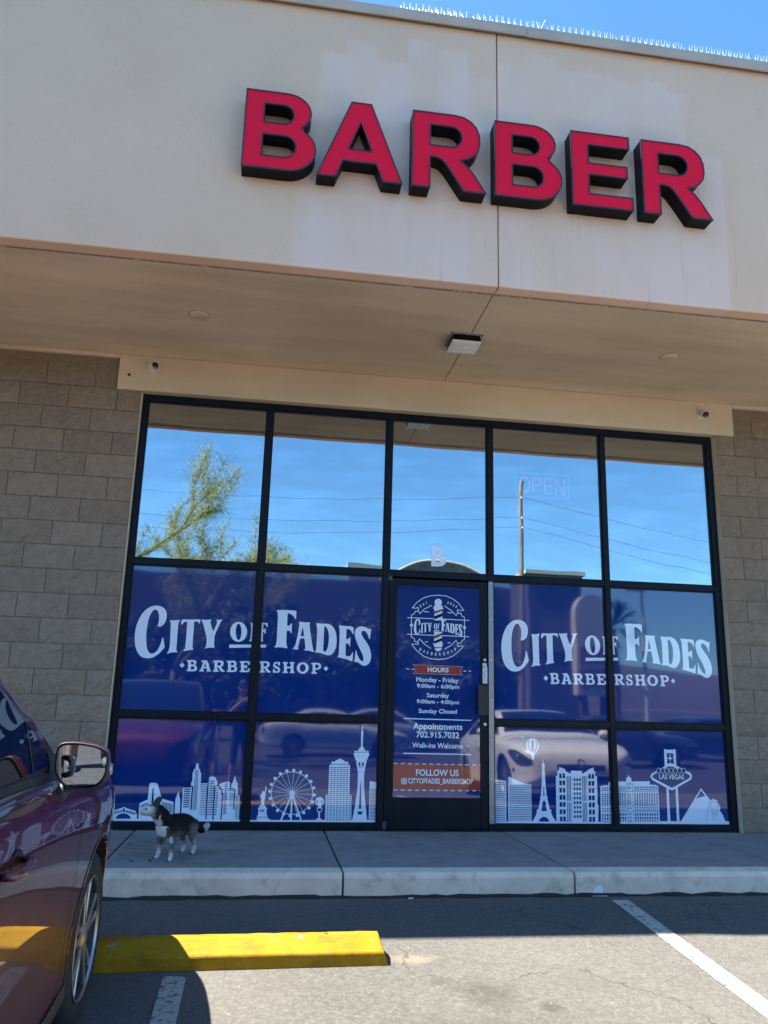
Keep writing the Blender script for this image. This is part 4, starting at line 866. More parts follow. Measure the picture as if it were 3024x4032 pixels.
m_.build('anchor_pins', M('rusty_pin', (.16, .09, .05), .8, .3, 60), WS)

# ------------------------------------------------------------------ skinned bodies
def skin(name, joints, edges, root=0, sub=2, mats=None, parent=None, fn=None):
    me = bpy.data.meshes.new(name); me.from_pydata([j[:3] for j in joints], edges, [])
    ob = bpy.data.objects.new(name, me); COL.objects.link(ob)
    sm = ob.modifiers.new('skin', 'SKIN'); sm.use_smooth_shade = True; sm.branch_smoothing = .6
    ly = me.skin_vertices[0].data
    for i, j in enumerate(joints):
        r = j[3]; ly[i].radius = r if isinstance(r, tuple) else (r, r)
        ly[i].use_root = (i == root)
    sd = ob.modifiers.new('sub', 'SUBSURF'); sd.levels = sub; sd.render_levels = sub
    bpy.context.view_layer.update(); dgp = bpy.context.evaluated_depsgraph_get()
    m2 = bpy.data.meshes.new_from_object(ob.evaluated_get(dgp)); bpy.data.objects.remove(ob)
    m2.name = name
    for mt in (mats or []): m2.materials.append(mt)
    m2.polygons.foreach_set('use_smooth', [True]*len(m2.polygons))
    if fn: m2.polygons.foreach_set('material_index', [fn(p.center) for p in m2.polygons])
    return link(name, m2, parent)

# ------------------------------------------------------------------ the dog
DOGO = Vector((-1.56, -1.14, 0))
def dog_mat(name, base):
    m, n, p = nt(name); at = n.nodes.new('ShaderNodeAttribute'); at.attribute_name = 'coat'; co = tc(n)
    mp = n.nodes.new('ShaderNodeMapping'); mp.inputs['Scale'].default_value = (1, 1, .4); n.links.new(co, mp.inputs[0])
    f = ramp(n, noise(n, mp.outputs[0], 190, 3, .7), [(.3, (.55, .55, .55)), (.7, (1.25, 1.25, 1.25))])
    n.links.new(mixc(n, 1.0, at.outputs['Color'], f, 'MULTIPLY'), p.inputs['Base Color'])
    p.inputs['Roughness'].default_value = .75; p.inputs['Specular IOR Level'].default_value = .25; p.inputs['Sheen Weight'].default_value = .0
    bump(n, p, noise(n, mp.outputs[0], 240, 3), .5, .004); return m
dogm = dog_mat('dog_fur', None)
DOG = empty('dog', tuple(DOGO), 'small black, grey and white dog standing on the sidewalk looking aside', 'dog')
DJ = [(-1.492, -1.005, .222, (.062, .066)),   # 0 pelvis
      (-1.525, -1.065, .226, (.066, .068)),   # 1 loin
      (-1.565, -1.140, .208, (.078, .090)),   # 2 ribs
      (-1.605, -1.215, .210, (.080, .096)),   # 3 shoulders
      (-1.632, -1.262, .240, (.070, .074)),   # 4 neck base
      (-1.658, -1.285, .285, (.058, .056)),   # 5 neck
      (-1.690, -1.297, .318, (.055, .050)),   # 6 skull
      (-1.728, -1.308, .320, (.043, .039)),   # 7 brow
      (-1.758, -1.316, .308, (.028, .024)),   # 8 muzzle
      (-1.788, -1.322, .304, (.019, .017)),   # 9 nose
      (-1.645, -1.290, .185, (.058, .060)),   # 10 chest
      # front legs
      (-1.572, -1.262, .160, .031), (-1.569, -1.280, .110, .0175), (-1.570, -1.288, .060, .0125), (-1.571, -1.292, .024, .0135), (-1.580, -1.310, .010, .0125),
      (-1.648, -1.212, .155, .030), (-1.654, -1.205, .108, .0175), (-1.657, -1.202, .060, .0125), (-1.662, -1.202, .024, .0135), (-1.678, -1.214, .010, .0125),
      # hind legs
      (-1.450, -1.045, .165, (.042, .048)), (-1.462, -1.070, .112, .023), (-1.443, -1.035, .068, .0135), (-1.447, -1.044, .024, .0125), (-1.456, -1.062, .010, .012),
      (-1.530, -0.985, .165, (.042, .046)), (-1.536, -1.005, .112, .022), (-1.515, -0.970, .068, .0135), (-1.519, -0.980, .024, .0125), (-1.530, -0.998, .010, .012),
      # tail
      (-1.458, -.957, .205, .020), (-1.438, -.935, .160, .015), (-1.418, -.925, .136, .0135), (-1.392, -.922, .144, .0125), (-1.370, -.921, .180, .008)]
DE = [(0, 1), (1, 2), (2, 3), (3, 4), (4, 5), (5, 6), (6, 7), (7, 8), (8, 9), (3, 10), (3, 11), (11, 12), (12, 13), (13, 14), (14, 15), (3, 16), (16, 17), (17, 18), (18, 19), (19, 20), (0, 21), (21, 22), (22, 23), (23, 24), (24, 25), (0, 26), (26, 27), (27, 28), (28, 29), (29, 30), (0, 31), (31, 32), (32, 33), (33, 34), (34, 35)]
DJl = [(j[0]-DOGO.x, j[1]-DOGO.y, j[2], j[3]) for j in DJ]
body = skin('body', DJl, DE, 0, 2, [dogm], DOG)
zmin = min(v.co.z for v in body.data.vertices)
if zmin < 0:
    for v in body.data.vertices: v.co.z = max(v.co.z, .001) if v.co.z < .02 else v.co.z
BLK, GRY, WHT, TAN = (.007, .0065, .007), (.16, .15, .14), (.80, .76, .70), (.20, .155, .115)
def lerp(a, b, t): t = max(0, min(1, t)); return tuple(x+(y-x)*t for x, y in zip(a, b))
def coat(w, nrm):
    x, y, z = w; nz = math.sin(x*61+y*37)*.012+math.sin(z*90+x*43)*.008
    if x > -1.46 and y > -.965:                                # tail
        return WHT if x > -1.392+nz*.3 else BLK
    if z+nz*.5 < .062: return WHT                              # socks
    hd = (x < -1.66 and z > .262) or x < -1.70
    if hd:
        if x < -1.745: return lerp(WHT, GRY, .15)
        c = lerp(GRY, WHT, (-.0-(x+1.70))/.05+.55)
        if z > .345: c = lerp(c, GRY, .8)
        if x > -1.695: c = lerp(c, BLK, (x+1.70)/.03)
        return c
    fw = -.49*(x+1.615)-.87*(y+1.25)
    fn = -.80*nrm.x-.55*nrm.y
    if fw+nz*.5 > .018 and fn > .40+nz*2 and .115 < z < .29: return WHT     # bib and chest
    if z < .15 and nrm.z < .2: return lerp(GRY, TAN, .35) if z+nz > .09 else lerp(GRY, WHT, .45)
    back = (z-.205)/.05+nz*8
    ax = ((x+1.49)*(-.49)+(y+1.005)*(-.87))/.27                # along the trunk, 0 rump .. 1 shoulder
    c = lerp(GRY, BLK, back+.62)
    if .28 < ax < .62: c = lerp(c, BLK, .85)                   # dark saddle down the ribs
    if ax > .62: c = lerp(c, BLK, .75+nz*10)
    if z < .175 and not .28 < ax < .62: c = lerp(c, GRY, .6)
    return c
def paint(ob, off):
    me = ob.data; ca = me.color_attributes.new('coat', 'FLOAT_COLOR', 'POINT'); me.update()
    for i, v in enumerate(me.vertices):
        c = coat((v.co.x+off.x, v.co.y+off.y, v.co.z+off.z), v.normal); ca.data[i].color = (*c, 1)
paint(body, DOGO)
# short fur as leaning slivers
fur = MB(); rf = random.Random(4); cols = []
for p in body.data.polygons:
    c = p.center; 
    if c.z < .03: continue
    for k in range(5):
        vs_ = [body.data.vertices[i].co for i in p.vertices]; w_ = [rf.random() for _ in vs_]; sw = sum(w_); q_ = sum((v*(x/sw) for v, x in zip(vs_, w_)), Vector())
        nn = p.normal; flow = Vector((.49, .87, -.5)) if c.z > .10 else Vector((.1, .2, -1))
        if c.x+DOGO.x < -1.67: flow = Vector((1, .3, -.1))
        t_ = flow-nn*flow.dot(nn); t_ = t_.normalized() if t_.length > 1e-4 else Vector((0, 0, -1)); s_ = nn.cross(t_)*.0011
        ln = (.014 if c.z > .12 else .006)*(.6+.8*rf.random())
        if c.x+DOGO.x < -1.70: ln *= .6
        tip = q_+t_*ln+nn*ln*(.35+.25*rf.random())
        fur.add([q_+s_-nn*.001, q_-s_-nn*.001, tip], [(0, 1, 2)]); cols += [coat((q_.x+DOGO.x, q_.y+DOGO.y, q_.z), nn)]*3
fo = fur.build('fur', [dogm], body, fix=False); fo['kind'] = 'stuff'; ca_ = fo.data.color_attributes.new('coat', 'FLOAT_COLOR', 'POINT')
for i, c in enumerate(cols): ca_.data[i].color = (*c, 1)
# ears: folded triangular flaps
def ear(base, tip, fold, wid, name='ear'):
    mb = MB(); b, t, f_ = Vector(base), Vector(tip), Vector(fold); wv = Vector(wid)
    P = [b-wv, b+wv, (b+t)/2+wv*.75, (b+t)/2-wv*.75, t, f_]
    th = (t-b).cross(wv).normalized()*.004
    mb.add([tuple(p-DOGO+th) for p in P]+[tuple(p-DOGO-th) for p in P], [(0, 1, 2, 3), (3, 2, 4), (2, 5, 4), (6, 9, 8, 7), (9, 10, 8), (8, 10, 11), (0, 3, 9, 6), (3, 4, 10, 9), (4, 5, 11, 10), (5, 2, 8, 11), (2, 1, 7, 8)])
    o = mb.build(name, M('ear_fur', (.045, .04, .038), .8, .5, 60), DOG, True)
    sd = o.modifiers.new('s', 'SUBSURF'); sd.levels = 2; sd.render_levels = 2
    return o
ear((-1.690, -1.335, .345), (-1.664, -1.347, .410), (-1.640, -1.352, .392), (.025, .004, -.012)); ear((-1.694, -1.268, .352), (-1.678, -1.250, .404), (-1.648, -1.245, .386), (.021, -.004, -.008))
m_ = MB(); m_.lathe([(0, .008), (.0065, .005), (.0075, 0), (.004, -.006)], tuple(Vector((-1.803, -1.3235, .307))-DOGO), (-1, -.15, -.05), 12); m_.build('nose', MAT['lens'], DOG, True)
for s_, dy in ((1, -.031), (-1, .024)):
    m_ = MB(); m_.lathe([(0, .006), (.0045, .004), (.006, 0), (.004, -.004)], tuple(Vector((-1.744, -1.312+dy*1.0, .329))-DOGO), (-.55, -.8*s_, .15), 12); m_.build('eye', MAT['lens'], DOG, True)
for j in (15, 20, 25, 30):
    c = Vector(DJ[j][:3])-DOGO; d = (Vector(DJ[j][:3])-Vector(DJ[j-1][:3])); d.z = 0; d.normalize(); s_ = Vector((-d.y, d.x, 0)); m_ = MB()
    for k in (-1.5, -.5, .5, 1.5): m_.tube([tuple(c+d*.011+s_*k*.006+Vector((0, 0, .006))), tuple(c+d*.019+s_*k*.0066+Vector((0, 0, .002)))], [.0025, .001], 5)
    m_.build('claws', MAT['dark'], DOG)

# ------------------------------------------------------------------ cars
def carpaint(name, c, metal=.35, flake=True):
    if name in _mc: return _mc[name]
    m, n, p = nt(name); co = tc(n)
    base = ramp(n, noise(n, co, 2, 3), [(.3, mul(c, .92)), (.7, mul(c, 1.08))])
    dust = ramp(n, noise(n, co, 6, 6, .7), [(.45, (0, 0, 0)), (.8, (1, 1, 1))])
    n.links.new(mixc(n, mth(n, 'MULTIPLY', dust, .10), base, (.30, .26, .22)), p.inputs['Base Color'])
    p.inputs['Metallic'].default_value = metal; p.inputs['Roughness'].default_value = .42
    p.inputs['Coat Weight'].default_value = 1.0; p.inputs['Coat Roughness'].default_value = .02; p.inputs['Coat IOR'].default_value = 1.5
    _mc[name] = m; return m
CG = M('car_glass', (.006, .009, .011), .01, .1, 3, ior=1.6); RUB = M('tyre_rubber', (.018, .018, .019), .75, .25, 20, .3, 60); ALLOY = M('alloy', (.42, .40, .36), .3, .08, 9, metal=.85); BLKP = M('black_plastic', (.02, .021, .022), .55, .2, 20, .2, 120); CHR = M('chrome', (.7, .7, .7), .08, .03, 5, metal=1.0)
GAP = M('panel_gap', (.004, .003, .003), .8); HLG = M('lamp_glass', (.30, .32, .33), .05, .3, 30, metal=.4); TLR = M('tail_red', (.35, .01, .01), .1); AMB = M('amber_lens', (.6, .28, .05), .15)
def interp(tab, y):
    tab = sorted(tab); ys = [t[0] for t in tab]
    y = min(max(y, ys[0]), ys[-1]); i = max(0, min(len(ys)-2, int(np.searchsorted(ys, y))-1)); h = ys[i+1]-ys[i]; t = (y-ys[i])/h
    A = np.array([t_[1:] for t_ in tab], float)
    def tan(k):
        if k == 0: return (A[1]-A[0])/(ys[1]-ys[0])
        if k == len(ys)-1: return (A[-1]-A[-2])/(ys[-1]-ys[-2])
        return (A[k+1]-A[k-1])/(ys[k+1]-ys[k-1])
    m0, m1 = tan(i)*h, tan(i+1)*h
    return (2*t**3-3*t**2+1)*A[i]+(t**3-2*t**2+t)*m0+(-2*t**3+3*t**2)*A[i+1]+(t**3-t**2)*m1
def spline(pts, n):
    P = np.array(pts, float); out = []
    m = len(P)
    for i in range(m-1):
        p0, p1, p2, p3 = P[max(i-1, 0)], P[i], P[i+1], P[min(i+2, m-1)]
        for k in range(n):
            t = k/n; out.append(.5*((2*p1)+(-p0+p2)*t+(2*p0-5*p1+4*p2-p3)*t*t+(-p0+3*p1-3*p2+p3)*t**3))
    out.append(P[-1]); return out
class Car:
    def __init__(s, root, body, roof, tumble, wb, paint, tr=.33, track=.865, arch=.385):
        s.root, s.bt, s.rt, s.tum, s.wb, s.paint, s.tr, s.track, s.arch = root, body, roof, tumble, wb, paint, tr, track, arch
    def prof(s, y):                 # half section, bottom centre to top centre
        zb, zs, w, zt = interp(s.bt, y); h = zs-zb
        P = [(0, zb), (w*.80, zb), (w*.945, zb+.02), (w*.972, zb+.07), (w*.975, zb+h*.30), (w*.985, zb+h*.45), (w*.995, zb+h*.62), (w, zb+h*.78), (w*.992, zb+h*.90), (w*.965, zs), (w*.90, zs+(zt-zs)*.42), (w*.72, zs+(zt-zs)*.75), (w*.4, zs+(zt-zs)*.95), (0, zt)]
        return spline(P, 3)
    def side(s, y, z):              # x of the body side at height z
        pr = s.prof(y); k = [p for p in pr if p[0] > .3]; k = k[3:]
        for a, b in zip(k[:-1], k[1:]):
            if a[1] <= z <= b[1]:
                t = (z-a[1])/max(1e-6, b[1]-a[1]); return a[0]+(b[0]-a[0])*t
        return k[-1][0]
    def topz(s, y, x):
        pr = s.prof(y)
        for a, b in zip(pr[-13:-1], pr[-12:]):
            if b[0] <= abs(x) <= a[0]:
                t = (a[0]-abs(x))/max(1e-6, a[0]-b[0]); return a[1]+(b[1]-a[1])*t
        return pr[-1][1]
    def gw(s, z): z0, w0, k = s.tum; return w0-(z-z0)*k-max(0, z-z0-.30)**2*.6
    def roofz(s, y): return float(interp(s.rt, y)[0])
    def shell(s):
        ys = sorted({round(y, 4) for y in list(np.linspace(s.bt[0][0], s.bt[-1][0], 90))+[t[0] for t in s.bt]})
        mb = MB(); n = None
        for y in ys:
            pr = s.prof(y); full = [(p[0], p[1]) for p in pr]+[(-p[0], p[1]) for p in pr[-2:0:-1]]; n = len(full)
            mb.v += [(p[0], y, p[1]) for p in full]
        for i in range(len(ys)-1):
            for k in range(n): mb.f.append([i*n+k, i*n+(k+1) % n, (i+1)*n+(k+1) % n, (i+1)*n+k]); mb.m.append(0)
        mb.f += [list(range(n)), list(range((len(ys)-1)*n, len(ys)*n))]; mb.m += [0, 0]
        o = mb.build('body', s.paint, None, True)
        # wheel arches cut out of the shell
        cut = MB()
        for wy in (0, -s.wb):
            for sx in (-1, 1):
                x0, x1 = sorted((sx*.62, sx*1.1)); b = len(cut.v); k = 40
                cut.v += [(x0, wy+s.arch*math.cos(2*math.pi*i/k), s.tr+s.arch*math.sin(2*math.pi*i/k)) for i in range(k)]+[(x1, wy+s.arch*math.cos(2*math.pi*i/k), s.tr+s.arch*math.sin(2*math.pi*i/k)) for i in range(k)]
                cut.f += [[b+i, b+(i+1) % k, b+k+(i+1) % k, b+k+i] for i in range(k)]+[list(range(b, b+k)), list(range(b+k, b+2*k))]; cut.m += [0]*(k+2)
        c = cut.build('cut', BLKP); bm_ = o.modifiers.new('b', 'BOOLEAN'); bm_.object = c; bm_.operation = 'DIFFERENCE'; bm_.solver = 'EXACT'
        try: bm_.material_mode = 'TRANSFER'
        except Exception: pass
        bpy.context.view_layer.update(); me = bpy.data.meshes.new_from_object(o.evaluated_get(bpy.context.evaluated_depsgraph_get()))
        bpy.data.objects.remove(c); bpy.data.objects.remove(o)
        me.polygons.foreach_set('use_smooth', [True]*len(me.polygons)); me.set_sharp_from_angle(angle=R(35))
        s.body = link('body', me, s.root); return s.body
    def house(s, name='cabin'):
        y0, y1 = s.rt[0][0], s.rt[-1][0]; ys = np.linspace(y0, y1, 60); mb = MB(); n = None
        for y in ys:
            zr = s.roofz(y); zb = min(interp(s.bt, y)[1]-.02, zr-.01); P = []
            for t in (0, .2, .4, .6, .8, .92): z = zb+(zr-.05-zb)*t; P.append((s.gw(z), z))
            we = s.gw(zr-.05) if zr-.05 > zb else s.gw(zb)
            P += [(we-.025, zr-.02), (we-.07, zr), (we*.6, zr+.018), (0, zr+.026)]
            full = P+[(-p[0], p[1]) for p in P[-2::-1]]; n = len(full); mb.v += [(p[0], y, p[1]) for p in full]
        for i in range(len(ys)-1):
            for k in range(n-1): mb.f.append([i*n+k, i*n+k+1, (i+1)*n+k+1, (i+1)*n+k]); mb.m.append(0)
        mb.f += [list(range(n)), list(range((len(ys)-1)*n, len(ys)*n))]; mb.m += [0, 0]
        o = mb.build(name, s.paint, s.root, True); o.data.set_sharp_from_angle(angle=R(40)); return o
    def sidepatch(s, name, poly, mat, off=.006, nx=14, both=True, par=None, inner=None):
        out = []
        for sx in ((1, -1) if both else (1,)):
            mb = MB(); vv = [Vector((p[0], p[1], 0)) for p in poly]; b = bmesh.new()
            f = [b.verts.new((p[0], p[1], 0)) for p in poly]; fc = b.faces.new(f); bmesh.ops.triangulate(b, faces=[fc]); bmesh.ops.subdivide_edges(b, edges=b.edges[:], cuts=3, use_grid_fill=True)
            b.verts.ensure_lookup_table(); vs = [v.co.copy() for v in b.verts]; fs = [[v.index for v in q.verts] for q in b.faces]; b.free()
            fx = inner or (lambda y, z: s.gw(z))
            mb.add([(sx*(fx(v.x, v.y)+off), v.x, v.y) for v in vs], fs); out.append(mb.build(name, mat, par or s.root, True))
        return out
    def seam(s, pts, w=.005, both=True, name='panel_gap'):
        for sx in ((1, -1) if both else (1,)):
            mb = MB(); P = [Vector(p) for p in pts]
            Q = []
            for a, b in zip(P[:-1], P[1:]):
                k = max(1, int((b-a).length/.03)); Q += [a+(b-a)*(i/k) for i in range(k)]
            Q.append(P[-1])
            for i, p in enumerate(Q):
                d = (Q[min(i+1, len(Q)-1)]-Q[max(i-1, 0)]).normalized(); nn = Vector((-d.y, d.x))*w/2
                for q in (p+nn, p-nn): mb.v.append((sx*(s.side(q.x, q.y)+.0015), q.x, q.y))
            mb.f = [[2*i, 2*i+1, 2*i+3, 2*i+2] for i in range(len(Q)-1)]; mb.m = [0]*len(mb.f)
            mb.build(name, GAP, s.body)
    def toppatch(s, name, rng, hw, mat, off=.006, n=16, par=None, use='roof'):
        mb = MB()                    # windscreen / rear screen lying on the cabin shell
        ys = np.linspace(rng[0], rng[1], n); m = 13
        for y in ys:
            zr = s.roofz(y); we = s.gw(zr-.05)-hw
            for k in range(m):
                t = -1+2*k/(m-1); ax = abs(t); z = zr+.026-.008*ax*ax/.36 if ax < .6 else zr+.018-(.018)*(ax-.6)/.4
                mb.v.append((t*we, y, z+off))
        mb.f = [[i*m+k, i*m+k+1, (i+1)*m+k+1, (i+1)*m+k] for i in range(n-1) for k in range(m-1)]; mb.m = [0]*len(mb.f)
        return mb.build(name, mat, par or s.root, True)
    def wheels(s, spokes=5, rim=.232, split=False):
        r, w = s.tr, .215
        for wy in (0, -s.wb):
            for sx in (-1, 1):
                W = bpy.data.objects.new('wheel', None); COL.objects.link(W); W.parent = s.root; W.location = (sx*s.track, wy, s.tr); W.rotation_euler = (0, 0, 0 if sx > 0 else math.pi)
                t = MB(); t.lathe([(rim-.004, -.012), (rim+.012, -.004), (rim+.03, .000), (r-.045, -.002), (r-.018, -.012), (r-.004, -.03), (r, -.05), (r, -w+.05), (r-.004, -w+.03), (r-.02, -w+.01), (rim, -w)], (0, 0, 0), (1, 0, 0), 48); t.build('tyre', RUB, W, True, 50)
                g = MB()
                for k in range(36):
                    a = 2*math.pi*k/36
                    for x0 in (-.16, -.11, -.06): g.tube([(x0, (r+.001)*math.cos(a), (r+.001)*math.sin(a)), (x0-.03, (r+.001)*math.cos(a+.05), (r+.001)*math.sin(a+.05))], .003, 4)
                g.build('tread_blocks', RUB, W)
                m_ = MB(); m_.lathe([(rim-.004, -.012), (rim-.002, -.004), (rim-.010, -.002), (rim-.014, -.012)], (0, 0, 0), (1, 0, 0), 48); RM = m_.build('rim', ALLOY, W, True, 40); m_ = MB(); m_.lathe([(rim-.014, -.012), (rim-.028, -.06), (rim-.03, -.16), (rim, -.19)], (0, 0, 0), (1, 0, 0), 40); m_.build('rim_barrel', BLKP, W, True)
                d_ = MB(); d_.lathe([(0, -.11), (rim-.05, -.11), (rim-.032, -.12)], (0, 0, 0), (1, 0, 0), 32); d_.build('brake_disc', BLKP, W)
                sp_ = MB()
                for k in range(spokes):
                    a0 = 2*math.pi*k/spokes+.3
                    for da, mi in ((-.20, 0), (.20, 0)):
                        a1 = a0+da; c0, s0 = math.cos(a0+da*.5), math.sin(a0+da*.5); c1, s1 = math.cos(a1), math.sin(a1)
                        n0 = (-s0, c0); n1 = (-s1, c1); w0, w1 = .013, .015; x0, x1 = -.014, -.012
                        q = [(x0, .045*c0+n0[0]*w0, .045*s0+n0[1]*w0), (x0, .045*c0-n0[0]*w0, .045*s0-n0[1]*w0), (x1, (rim-.012)*c1-n1[0]*w1, (rim-.012)*s1-n1[1]*w1), (x1, (rim-.012)*c1+n1[0]*w1, (rim-.012)*s1+n1[1]*w1)]
                        sp_.add(q+[(v[0]-.04, v[1], v[2]) for v in q], [(0, 1, 2, 3), (4, 7, 6, 5), (0, 4, 5, 1), (1, 5, 6, 2), (2, 6, 7, 3), (3, 7, 4, 0)])
                        if split: bevel(sp_.build('spoke', ALLOY, W), .004, 1); sp_ = MB()
                sp_.lathe([(0, -.006), (.03, -.008), (.055, -.016), (.06, -.05)], (0, 0, 0), (1, 0, 0), 24)
                o = sp_.build('hub_cap' if split else 'spokes', ALLOY, W); bevel(o, .004, 1)
def rot_pts(pts, y, z): return [(p[0]+y, p[1]+z) for p in pts]

# --- the red crossover parked against the pier
RC = empty('red_crossover', (-2.55, -3.25, gz(-3.25)+.002), 'dark red crossover parked nose-in beside the longer block pier', 'car', rx=math.atan(SLOPE))
redp = carpaint('dark_red_paint', (.105, .004, .009), .35)
BODY = [(.90, .46, .68, .52, .70), (.86, .36, .74, .66, .78), (.75, .29, .80, .77, .86), (.55, .26, .86, .835, .95), (.3, .245, .895, .868, 1.0), (0, .24, .925, .885, 1.03), (-.4, .24, .975, .892, 1.055), (-.8, .24, 1.02, .893, 1.085), (-1.4, .24, 1.055, .893, 1.10), (-2.2, .245, 1.09, .89, 1.13), (-2.9, .27, 1.12, .87, 1.15), (-3.3, .34, 1.10, .81, 1.13), (-3.48, .45, 1.02, .70, 1.05), (-3.53, .52, .92, .60, .94)]
BODY = sorted(BODY)
ROOF = sorted([(-.30, 1.05), (-.43, 1.115), (-.62, 1.255), (-.94, 1.44), (-1.2, 1.535), (-1.5, 1.58), (-2.2, 1.59), (-2.9, 1.54), (-3.2, 1.42), (-3.44, 1.13)])
car = Car(RC, BODY, ROOF, (1.05, .80, .27), 2.63, redp); car.shell(); car.house(); car.wheels(5, split=True)
# lights of the side glass
F_ = [(-.60, 1.085), (-.70, 1.19), (-.84, 1.272), (-1.02, 1.370), (-1.19, 1.438), (-1.40, 1.472), (-1.40, 1.105), (-1.0, 1.095)]
R_ = [(-1.47, 1.107), (-1.47, 1.496), (-1.9, 1.505), (-2.3, 1.49), (-2.36, 1.14)]; Q_ = [(-2.42, 1.15), (-2.40, 1.48), (-2.75, 1.42), (-3.0, 1.27), (-2.98, 1.19)]
for nm, P in (('front_window', F_), ('rear_window', R_), ('quarter_window', Q_)):
    for w_ in car.sidepatch(nm, P, CG, .006): pass
for P in (F_, R_):                                    # rubber surround and belt strip
    car.sidepatch('window_seal', [(p[0]*1.0+(-.010 if p[0] < np.mean([q[0] for q in P]) else .010), p[1]+(.008 if p[1] > 1.15 else -.012)) for p in P], BLKP, .002)
car.sidepatch('window_divider', [(-.800, 1.088), (-.788, 1.240), (-.800, 1.247), (-.815, 1.088)], BLKP, .009)
def beltstrip(z0, z1, mat, off, nm, ya=-.56, yb=-2.98):
    for sx in (1, -1):
        mb = MB(); n = 40
        for i in range(n+1):
            y = ya+(yb-ya)*i/n; zc = interp(BODY, y)[1]
            for dz in (z0, z1):
                z = zc+dz; x = max(car.gw(z), car.side(y, min(z, zc))-.0 if z <= zc else 0)+off; mb.v.append((sx*x, y, z))
        mb.f = [[2*i, 2*i+1, 2*i+3, 2*i+2] for i in range(n)]; mb.m = [0]*n; mb.build(nm, mat, RC, True)
beltstrip(.008, .028, M('belt_chrome', (.28, .30, .32), .2, .05, 4, metal=.9), .012, 'belt_moulding'); beltstrip(.030, .055, BLKP, .010, 'belt_seal')
car.toppatch('windscreen', (-.40, -1.13), .06, CG); car.toppatch('rear_screen', (-3.05, -3.38), .10, CG)
car.seam([(-.50, 1.00), (-.475, .93), (-.462, .80), (-.462, .62), (-.468, .45), (-.50, .36), (-.56, .315)]); car.seam([(-1.40, 1.06), (-1.405, .9), (-1.395, .65), (-1.385, .45), (-1.37, .31)]); car.seam([(-.56, .315), (-1.37, .305)], .004)
car.seam([(-2.33, 1.09), (-2.33, .9), (-2.26, .75), (-2.13, .58), (-2.05, .42), (-2.03, .32)]); car.seam([(-1.37, .305), (-2.03, .32)], .004)
# rocker cladding, door handles, mirror
for sx in (1, -1):
    mb = MB(); n = 24
    for i in range(n+1):
        y = -.39-(1.86)*i/n
        for z in (.245, .27, .305): mb.v.append((sx*(car.side(y, max(z, .30))+.004+(.006 if z == .27 else 0)), y, z))
    mb.f = [[3*i+k, 3*i+k+1, 3*i+k+4, 3*i+k+3] for i in range(n) for k in (0, 1)]; mb.m = [0]*len(mb.f); mb.build('sill_cladding', BLKP, RC, True)
    for wy in (0, -2.63):                             # arch lip
        mb = MB(); n = 30
        for i in range(n+1):
            a = R(-8+196*i/n); ra = .385
            y, z = wy+ra*math.cos(a), .33+ra*math.sin(a); y2, z2 = wy+(ra+.012)*math.cos(a), .33+(ra+.012)*math.sin(a)
            x = car.side(y2, max(z2, .3)); mb.v += [(sx*(x-.02), y, z), (sx*(x+.004), y, z), (sx*(x+.002), y2, z2)]
        mb.f = [[3*i+k, 3*i+k+1, 3*i+k+4, 3*i+k+3] for i in range(n) for k in (0, 1)]; mb.m = [0]*len(mb.f); mb.build('arch_lip', redp, RC, True)
        ln = MB(); k_ = 24
        for i in range(k_+1):
            an = R(-5+190*i/k_); ln.v += [(sx*.62, wy+.383*math.cos(an), .33+.383*math.sin(an)), (sx*(car.side(wy+.383*math.cos(an), max(.3, .33+.383*math.sin(an)))-.012), wy+.383*math.cos(an), .33+.383*math.sin(an))]
        ln.f = [[2*i, 2*i+1, 2*i+3, 2*i+2] for i in range(k_)]; ln.m = [0]*k_; ln.build('arch_liner', BLKP, RC)
    for hy in (-1.27, -2.2):
        hz = .925 if hy > -2 else .955; x = car.side(hy, hz); H_ = empty_child = bpy.data.objects.new('door_handle', None); COL.objects.link(H_); H_.parent = RC; H_.location = (sx*x, hy, hz)
        cup = MB(); cup.lathe([(0, -.001), (.030, .0), (.044, .0015), (.047, -.001)], (0, .02, 0), (sx, 0, 0), 24); cup.v = [(v[0], v[1]*1.25, v[2]*.8) for v in cup.v]; cup.build('handle_recess', M('handle_shade', (.03, .003, .005), .35), H_, True)  # shade of the cup put into a darker red
        gp = MB(); gp.tube([(sx*.004, .085, -.004), (sx*.026, .070, -.003), (sx*.034, .02, 0), (sx*.034, -.05, .001), (sx*.027, -.095, .002), (sx*.003, -.108, .002)], [.010, .012, .0125, .0135, .013, .010], 10); o = gp.build('grip', redp, H_, True)
